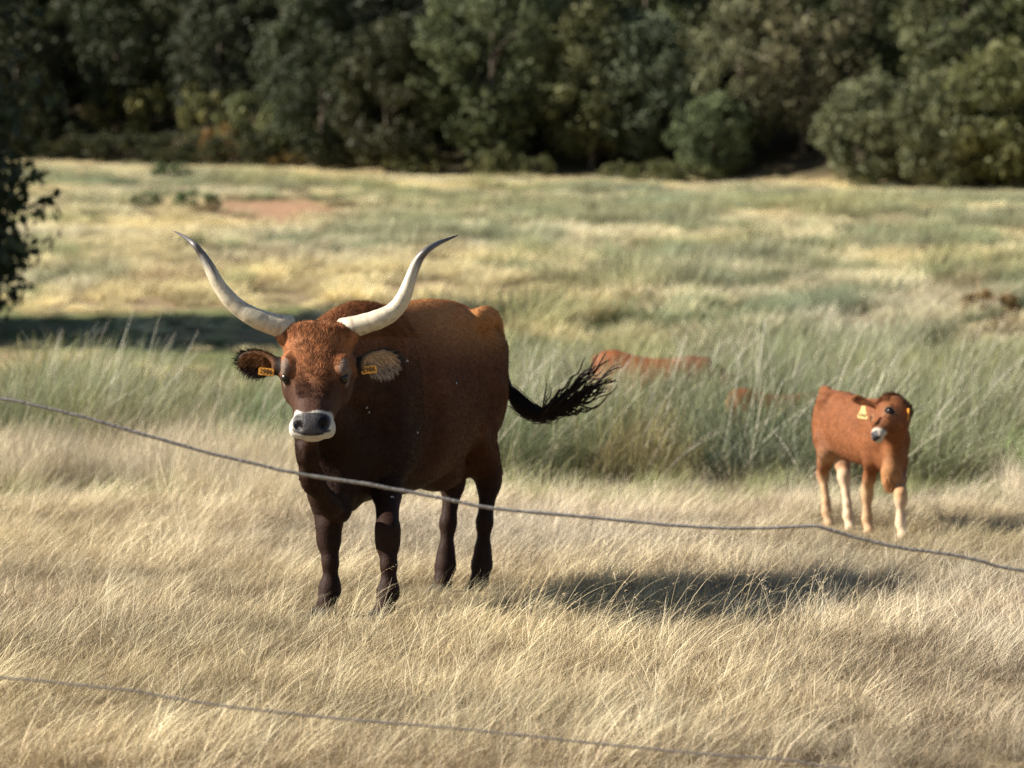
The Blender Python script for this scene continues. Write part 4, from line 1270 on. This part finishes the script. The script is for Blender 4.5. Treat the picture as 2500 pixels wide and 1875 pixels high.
for li, e in enumerate(ends):
    nst = [100, 95, 95, 100, 100, 120, 130, 60, 105, 30][li]
    for k in range(5):
        st = ctrl_starts[int(r.uniform(8, 39))]
        Yt = 16.95 + r.normal(0, .03)
        sp = r.normal(0, 7, 2)
        pts = [st] + [ctrl_starts[-1] * .5 + np.array(W(1150, 898, 16.97)) * .5] + [W(p[0] + sp[0] * (j + 1) * .5, p[1] + sp[1] * (j + 1) * .45, Yt - .02 * j) for j, p in enumerate(e)]
        c = catmull(pts, 22)
        t = np.linspace(0, 1, 22)
        ph, am = r.uniform(0, 6.3), r.uniform(.004, .010)
        wv = np.sin(t * r.uniform(14, 24) + ph) * am * 1.2 * smoothstep(.25, .6, t)
        c[:, 2] += wv * 1.3; c[:, 1] += np.cos(t * 20 + ph) * am * .8 * smoothstep(.25, .6, t)
        m = max(nst // 5, 1)
        off = r.normal(0, 1, (m, 1, 3))
        wid = (.012 * (1 - smoothstep(.2, .55, t)) + .0018)[None, :, None]
        cut = r.uniform(.65, 1.0, m)
        cc2 = np.stack([np.stack([np.interp(t * q, t, c[:, d]) for d in range(3)], 1) for q in cut])
        allP.append(cc2 + off * wid)
        allC.append(np.tile(np.array([.022, .014, .011]), (m, 1)) * r.uniform(.5, 1.7, (m, 1)))
        allR.append(np.tile(np.linspace(.0016, .0006, 22), (m, 1)))
P = np.concatenate(allP); C = np.concatenate(allC); R = np.concatenate(allR)
strands('tail_switch', P, R, C, M_TAILHAIR, cow, cow_root)
# hair sheath round the dock
n = 1800
i0 = r.integers(0, 29, n); an = r.uniform(0, 6.3, n)
tg = np.gradient(dock, axis=0); tg /= np.linalg.norm(tg, axis=1)[:, None]
e1 = np.cross(tg, np.array([0, 1.0, 0])); e1 /= np.linalg.norm(e1, axis=1)[:, None]; e2 = np.cross(tg, e1)
base = dock[i0] + (e1[i0] * np.cos(an)[:, None] + e2[i0] * np.sin(an)[:, None]) * .015
o_ = (e1[i0] * np.cos(an)[:, None] + e2[i0] * np.sin(an)[:, None])
t = np.linspace(0, 1, 4)
P = base[:, None] + (tg[i0] * .05 + o_ * .007)[:, None] * t[None, :, None]
strands('tail_hair', P, np.tile(np.linspace(.0013, .0005, 4), (n, 1)), np.tile(BLK * 1.2, (n, 1)), M_TAILHAIR, cow, cow_root)

# ================================================================ THE CALF
calf_root = np.array([2.02, 20.55, 0.0])
calf = bpy.data.objects.new('calf', None); COL.objects.link(calf); calf.location = calf_root
tag(calf, 'young red brown calf with yellow ear tags looking left', 'calf')
def build_calf():
    f_ = unit([.34, -.94, 0]); l_ = np.array([-f_[1], f_[0], 0]); l_ = -l_ if l_[0] > 0 else l_    # l_ points to the photo's left
    RBc = np.stack([f_, l_, U_])
    O = W(1806, 1130, 20.95); O[2] = 0
    def b(s, l, z): return O + f_ * s + l_ * l + U_ * z
    F = Field((1.50, 19.30, -.02), (2.62, 21.45, .95), .0085)
    F.loft(O, RBc, [(-.19, .04, .60, .74), (-.15, .08, .50, .80), (-.05, .100, .46, .815), (.10, .112, .43, .80), (.25, .128, .405, .785), (.42, .132, .385, .775), (.56, .122, .375, .775), (.68, .100, .365, .75), (.78, .075, .38, .68), (.84, .05, .42, .60)], 2.2, .0, .12)
    for sg in (-1, 1):
        F.ellipsoid(b(.0, sg * .085, .76), (.045, .03, .035), RBc, .05)
        F.ellipsoid(b(-.04, sg * .055, .58), (.10, .055, .17), RBc, .06)
        F.ellipsoid(b(.64, sg * .075, .58), (.09, .05, .15), RBc, .05)
    F.ellipsoid(b(-.16, 0, .80), (.06, .025, .035), RBc, .03)
    def front(ft, s0, lat):
        ft = ft.copy(); ft[2] = 0
        kn = ft + U_ * .235; el = b(s0, lat, .43)
        F.capsule([b(s0, lat, .54), el, el * .45 + kn * .55, kn + U_ * .02, kn - U_ * .02, ft + U_ * .13, ft + U_ * .085, ft + f_ * .015 + U_ * .045], [.055, .046, .034, .031, .029, .020, .027, .023], .03)
        F.capsule([ft + f_ * .02 + U_ * .035, ft + f_ * .03 + U_ * .015], [.027, .034], .01)
    def hind(ft, lat):
        ft = ft.copy(); ft[2] = 0
        hk = ft - f_ * .055 + U_ * .30
        F.capsule([b(.0, lat, .52), b(.04, lat, .46), hk * .5 + b(.03, lat, .45) * .5, hk + U_ * .02, hk, ft + U_ * .15 - f_ * .01, ft + U_ * .085, ft + f_ * .015 + U_ * .045], [.07, .056, .042, .033, .030, .021, .027, .023], .03)
        F.capsule([ft + f_ * .02 + U_ * .035, ft + f_ * .03 + U_ * .015], [.027, .034], .01)
    front(W(1873, 1150, 20.45), .64, .075); front(W(1946, 1163, 20.05), .68, -.075)
    hind(W(1786, 1120, 21.05), .075); hind(W(1832, 1138, 20.75), -.02)
    # head, turned back to the left
    P0 = W(1909, 858, 20.02); P1 = W(1884, 942, 19.86)
    w = unit(P1 - P0); HLc = np.linalg.norm(P1 - P0)
    fwd = unit([-.82, -.57, 0])
    n = unit(fwd - w * (fwd @ w)); u = np.cross(w, n); u = u if u[0] > 0 else -u
    RHc = np.stack([w, u, n]); k = HLc / .27
    def h(a, b_, c): return P0 + w * a * k + u * b_ + n * c
    F.loft(P0, RHc, [(a * k, q, s_, t_) for a, q, s_, t_ in ((-.02, .045, -.07, -.015), (.0, .066, -.10, .0), (.04, .078, -.125, .012), (.09, .080, -.135, .012), (.14, .068, -.125, .004), (.185, .050, -.09, .002), (.225, .044, -.070, .004), (.255, .044, -.060, .0), (.275, .028, -.045, -.012))], 2.4, .0, .12)
    for sg in (-1, 1):
        F.ellipsoid(h(.105, sg * .067, -.012), (.028, .016, .018), RHc, .02)
        F.ellipsoid(h(.14, sg * .055, -.055), (.05, .025, .045), RHc, .03)
        F.ellipsoid(h(.258, sg * .022, .0), (.010, .009, .014), RHc, .006, sub=True)
    F.ellipsoid(h(.262, 0, -.052), (.022, .030, .016), RHc, .008)
    F.capsule([h(.255, -.04, -.040), h(.283, 0, -.038), h(.255, .04, -.040)], [.0035] * 3, .006, sub=True)
    # neck
    F.capsule([b(.60, 0, .66), h(.04, .03, -.11)], [.085, .060], .07)
    F.capsule([b(.70, 0, .56), h(.12, .02, -.10)], [.10, .06], .07)
    F.capsule([h(.12, .03, -.12), W(1932, 985, 20.12), W(1925, 1020, 20.10), W(1917, 1045, 20.10)], [.035, .04, .042, .028], .07)
    F.ellipsoid(b(.74, 0, .44), (.08, .055, .06), RBc, .07)
    # ears
    ears = {}
    for sg, cx, cy, Y, up in ((-1, 1856, 864, 20.08, .1), (1, 1953, 887, 19.98, -.25)):
        c = W(cx, cy, Y); rp = h(.02, sg * .055, -.06)
        ex = unit(c - rp); ez = unit(U_ - ex * (U_ @ ex)); ey = np.cross(ez, ex); ey = ey if ey[1] < 0 else -ey
        RE = np.stack([ex, ez, ey])
        F.capsule([rp, rp * .4 + c * .6], [.022, .018], .02)
        F.ellipsoid(c, (.050, .028, .015), RE, .012)
        F.ellipsoid(c + ey * .016, (.038, .018, .014), RE, .008, sub=True)
        ears[sg] = (c, ex, ez, ey)
    F.capsule([b(-.18, 0, .79), b(-.225, 0, .70), b(-.235, 0, .52), b(-.23, .0, .36)], [.022, .018, .014, .02], .02)
    V, Q = F.surface(2); Nn = normals_of(V, Q)
    n1 = fbm(V[:, 0] * 14, V[:, 1] * 14, V[:, 2] * 14, 3)
    z = V[:, 2]
    base = np.array([.185, .070, .030]); c = base[None] * (.8 + .4 * n1[:, None])
    lowm = smoothstep(.36, .24, z + .05 * (n1 - .5))[:, None]
    c = c * (1 - .72 * lowm) + np.array([.56, .37, .22]) * .72 * lowm
    d = V - O; s = d @ f_; l = d @ l_
    ft2 = np.array(W(1946, 1163, 20.05)); ft3 = np.array(W(1832, 1138, 20.75))
    for q, zz in ((ft2, .27), (ft3, .38)):
        m = (smoothstep(.13, .10, np.hypot(V[:, 0] - q[0], V[:, 1] - q[1])) * smoothstep(zz, zz - .08, z + .05 * (n1 - .5)))[:, None]
        c = c * (1 - .75 * m) + np.array([.66, .50, .36]) * .75 * m
    chest = (np.exp(-(np.linalg.norm(V - W(1918, 1040, 20.0), axis=1) / .13) ** 2))[:, None]
    c = c * (1 - .6 * chest) + np.array([.50, .27, .12]) * .6 * chest
    # groin and belly pale
    bl = (np.exp(-(((s - .08) / .12) ** 2 + ((z - .40) / .06) ** 2)))[:, None]
    c = c * (1 - .5 * bl) + np.array([.55, .36, .22]) * .5 * bl
    dd = V - P0; a = (dd @ w) / k; b_ = dd @ u; e = dd @ n
    hm = (a > -.03) & (a < .31) & (np.abs(b_) < .1) & (e > -.16) & (V[:, 1] < 20.15)
    dk = (smoothstep(.16, .22, a) * hm * .35)[:, None]
    c = c * (1 - dk) + np.array([.10, .05, .03]) * dk
    wm = (smoothstep(.215, .228, a) * hm * (a < .30) * (e > -.085) * (np.abs(b_) < .06))[:, None]
    c = c * (1 - wm) + np.array([.52, .46, .39]) * wm
    nm = (smoothstep(.232, .240, a) * hm * smoothstep(.034, .028, np.abs(b_)) * smoothstep(-.042, -.035, e))[:, None]
    c = c * (1 - nm) + np.array([.035, .036, .042]) * nm
    for sg in (-1, 1):
        r_ = np.sqrt(((a - .118) / .020) ** 2 + ((b_ - sg * .074) / .022) ** 2 + ((e + .02) / .035) ** 2)
        m = (smoothstep(1.6, 1.3, r_) * hm)[:, None]
        c = c * (1 - .4 * m) + np.array([.40, .25, .15]) * .4 * m
        m = (smoothstep(1.25, .95, r_) * hm)[:, None]
        c = c * (1 - m) + np.array([.02, .012, .01]) * m
        ec, ex, ez, ey = ears[sg]
        q = V - ec; rr = np.sqrt(((q @ ex) / .06) ** 2 + ((q @ ez) / .038) ** 2); m = (rr < 1.1)[:, None] & (np.abs(q @ ey) < .03)[:, None]
        c = np.where(m, np.array([.20, .075, .03]) * (1 - .6 * smoothstep(.5, 1, rr)[:, None]), c)
    poll = (smoothstep(.03, -.02, a) * hm * .5)[:, None]
    c = c * (1 - poll) + np.array([.10, .04, .02]) * poll
    c = np.clip(c, 0, 1)
    rg = .62 - .25 * nm[:, 0]
    body_object('body', V, Q, c, rg, calf, calf_root)
    em = sphere_mesh('eye', .0165, M_EYE, 16)
    for sg in (-1, 1): link('eye', em, None, calf, h(.118, sg * .076, -.020) - calf_root)
    def flow(P, nn): return -f_[None] * .8 - U_[None] * .7 + 0 * P
    def mask(P):
        q = P - P0; return 1.0 - (((q @ w) / k > .21) & (P[:, 1] < 20.1))
    fur_curves('fur', V, Q, Nn, c, 36000, lambda P: np.where(P[:, 2] < .38, .006, .012), flow, mask, M_FUR, calf, calf_root, .0009, 3, 0, .3, rseed=8)
    def pm(P):
        q = P - P0; aa = (q @ w) / k
        return ((aa < .05) & (P[:, 1] < 20.14) & (np.abs(q @ u) < .06)).astype(float)
    fur_curves('forelock', V, Q, Nn, c * .8, 1800, lambda P: np.full(len(P), .03), lambda P, nn: U_[None] * .3 + n[None] + 0 * P, pm, M_FUR, calf, calf_root, .0009, 6, .25, .5, rseed=9)
    def cm(P): return (np.linalg.norm(P - W(1916, 1048, 20.0), axis=1) < .07).astype(float)
    fur_curves('chest_tuft', V, Q, Nn, np.clip(c * 1.2, 0, 1), 1500, lambda P: np.full(len(P), .035), lambda P, nn: -U_[None] + 0 * P, cm, M_FUR, calf, calf_root, .0009, 4, .1, .35, rseed=10)
    # tags
    ec, ex, ez, ey = ears[-1]
    c0 = W(1864, 893, 19.90)
    import bmesh
    t1 = ear_tag(calf, calf_root, c0, np.array([.8, -.55, -.10]), U_, .066, .058, '1747', M_TAG2)
    t1.children[0].scale = (.52,) * 3; t1.children[0].location = (0, -.012, .0035)
    # upper ends of the plate drawn in to a neck
    for v in t1.data.vertices:
        if v.co.y > 0: v.co.x *= .45
        if v.co.y > .02: v.co.y += .012
    c1 = W(1960, 896, 19.93)
    t2 = ear_tag(calf, calf_root, c1, unit([.20, -1, 0]), U_ + np.array([.12, 0, 0]), .04, .07, '1747', M_TAG)
    t2.children[0].scale = (.34,) * 3
    return V, Q, c, rg, O, f_
build_calf()

# ================================================================ CATTLE HALF HIDDEN IN THE BROOM
def small_beast(name_label, x, y, ang, s, z_off, cat='calf', head_up=False):
    f_ = np.array([math.cos(ang), math.sin(ang), 0]); l_ = np.array([-f_[1], f_[0], 0])
    RBc = np.stack([f_, l_, U_]); O = np.array([0, 0, 0.0])
    def b(a, l, z): return O + f_ * a + l_ * l + U_ * z
    F = Field((-.95, -.95, -.02), (.95, .95, 1.05), .016)
    F.loft(O - f_ * .35, RBc, [(-.19, .05, .60, .78), (-.12, .11, .48, .86), (.0, .15, .42, .875), (.15, .16, .38, .83), (.3, .18, .36, .80), (.5, .18, .35, .80), (.65, .16, .35, .83), (.8, .10, .38, .78), (.88, .05, .48, .66)], 2.2, .0, .12)
    for sa, sl in ((-.35, -.09), (-.42, .09), (.33, -.09), (.28, .09)):
        F.capsule([b(sa, sl, .5), b(sa, sl, .28), b(sa, sl, .06), b(sa + .03, sl, .02)], [.08, .045, .03, .04], .04)
    # neck lowered to graze, head
    hz = .86 if head_up else .42
    F.capsule([b(.42, 0, .68), b(.62, 0, (.68 + hz) / 2 + .02), b(.72, 0, hz)], [.12, .09, .075], .06)
    F.capsule([b(.70, 0, hz + .03), b(.80, 0, hz - .10), b(.86, 0, hz - .20)], [.078, .06, .042], .03)
    for sg in (-1, 1):
        F.ellipsoid(b(.68, sg * .11, hz + .02), (.025, .055, .035), RBc, .02)
    F.capsule([b(-.52, 0, .80), b(-.56, 0, .6), b(-.56, 0, .34)], [.025, .018, .022], .02)
    V, Q = F.surface(2); Nn = normals_of(V, Q)
    n1 = fbm(V[:, 0] * 12, V[:, 1] * 12, V[:, 2] * 12, 3)
    a = V @ f_
    c = np.array([.19, .068, .028])[None] * (.75 + .5 * n1[:, None])
    dk = (smoothstep(.0, .45, a + .25 * (n1 - .5)) * .55)[:, None]
    c = c * (1 - dk) + np.array([.09, .03, .018]) * dk
    return V, Q, c, np.full(len(V), .65)
hb = small_beast('', 0, 0, math.radians(-14), 1, 0)
def place_beast(x, y, lab, sc_, drop, rz=0.0):
    e = bpy.data.objects.new('calf', None); COL.objects.link(e)
    e.location = (x, y, float(ground_z(x, y)) - drop); e.scale = (sc_,) * 3; e.rotation_euler = (0, 0, rz)
    tag(e, lab, 'calf')
    return e
e1_ = place_beast(1.2, 29.5, 'reddish brown calf whose back shows above the broom behind the cow\'s tail tuft', 1.0, 0.0)
ob = body_object('body', hb[0], hb[1], hb[2], hb[3], e1_, np.zeros(3))
e2_ = place_beast(2.02, 26.9, 'brown calf almost hidden in the broom, only a patch of its back showing', .74, .0, .35)
ob2 = ob.copy(); COL.objects.link(ob2); ob2.parent = e2_

# ================================================================ FENCE WIRES
def wire(name, px, Y, rad, mat, label, lumps, dY=0.0):
    P = np.array([W(a, b_, Y + dY * (a - 1106) / 1106) for a, b_ in px])
    c = catmull(P, 900)
    n = len(c); s = np.linspace(0, 1, n)
    c[:, 2] += .0012 * (fbm(s * 90, 0, 0, 3) - .5) * 2
    r_ = rad * (1 + .05 * np.sin(s * 1400)) * (1 + lumps * (vnoise(s * 400, 0, 0, 4) - .5))
    V, Q, T = tube(c, r_, 8)
    root = P[len(P) // 2]
    me = mesh_np(name, V - root, Q, T, smooth=True)
    o = link(name, me, mat, None, root)
    return tag(o, label, 'wire', 'fence wires')
wire('fence_wire', [(-1500, 790), (-900, 800), (-400, 812), (0, 861), (60, 873), (150, 893), (260, 924), (350, 950), (450, 978), (560, 1004), (650, 1024), (800, 1047), (950, 1076), (1060, 1097), (1250, 1115), (1400, 1130), (1520, 1139), (1650, 1141), (1740, 1137), (1775, 1139), (1850, 1162), (1950, 1184), (2050, 1197), (2120, 1212), (2212, 1233), (2700, 1300), (3400, 1340)],
     10.6, .0051, M_WIRE, 'thick grey fence wire crossing in front of the cow and below the calf', .25)
wire('fence_wire', [(-1500, 1400), (-600, 1425), (0, 1464), (200, 1483), (300, 1494), (350, 1504), (500, 1527), (700, 1549), (1000, 1575), (1300, 1607), (1500, 1627), (1700, 1642), (1800, 1657), (2212, 1700), (3400, 1790)],
     9.7, .0032, M_WIRE2, 'thin lower fence wire running over the grass near the bottom edge', .3)

# ================================================================ FLIES
fly_v = sphere_mesh('fly', .0032, M_FLY, 8, (1, 1.6, .9))
wing_v = sphere_mesh('fly_wing', .0034, M_WING, 8, (.6, 1.5, .15))
fly_at = [(984, 828, 16.0, 1), (1158, 800, 16.2, 0), (878, 778, 15.6, 1), (790, 880, 14.95, 1), (796, 888, 14.95, 1), (900, 932, 15.7, 1), (1187, 980, 16.3, 0), (846, 1073, 15.4, 1)]
for fx, fy, fY, ok in fly_at:
    if not ok: continue
    # sit on the hide: find the nearest surface point along the line of sight
    d0 = W(fx, fy, 14.5); d1 = W(fx, fy, 17.0); dr = unit(d1 - d0)
    rel = CV - d0; tt_ = rel @ dr; dist = np.linalg.norm(rel - tt_[:, None] * dr, axis=1)
    near = np.where(dist < .012)[0]
    if len(near) == 0: continue
    i = near[np.argmin(tt_[near])]
    e = bpy.data.objects.new('fly', None); COL.objects.link(e); e.location = CV[i] + CN[i] * .014
    e.rotation_euler = Vector(CN[i]).to_track_quat('Z', 'Y').to_euler(); e.scale = (1.2,) * 3
    tag(e, 'tiny fly with pale wings sitting on the cow\'s dark shaded side', 'fly', 'flies on the cow')
    link('fly_body', fly_v, None, e)
    for sg in (-1, 1):
        w_ = link('wing', wing_v, None, e, (sg * .003, -.002, .003)); w_.rotation_euler = (0, 0, sg * .5)
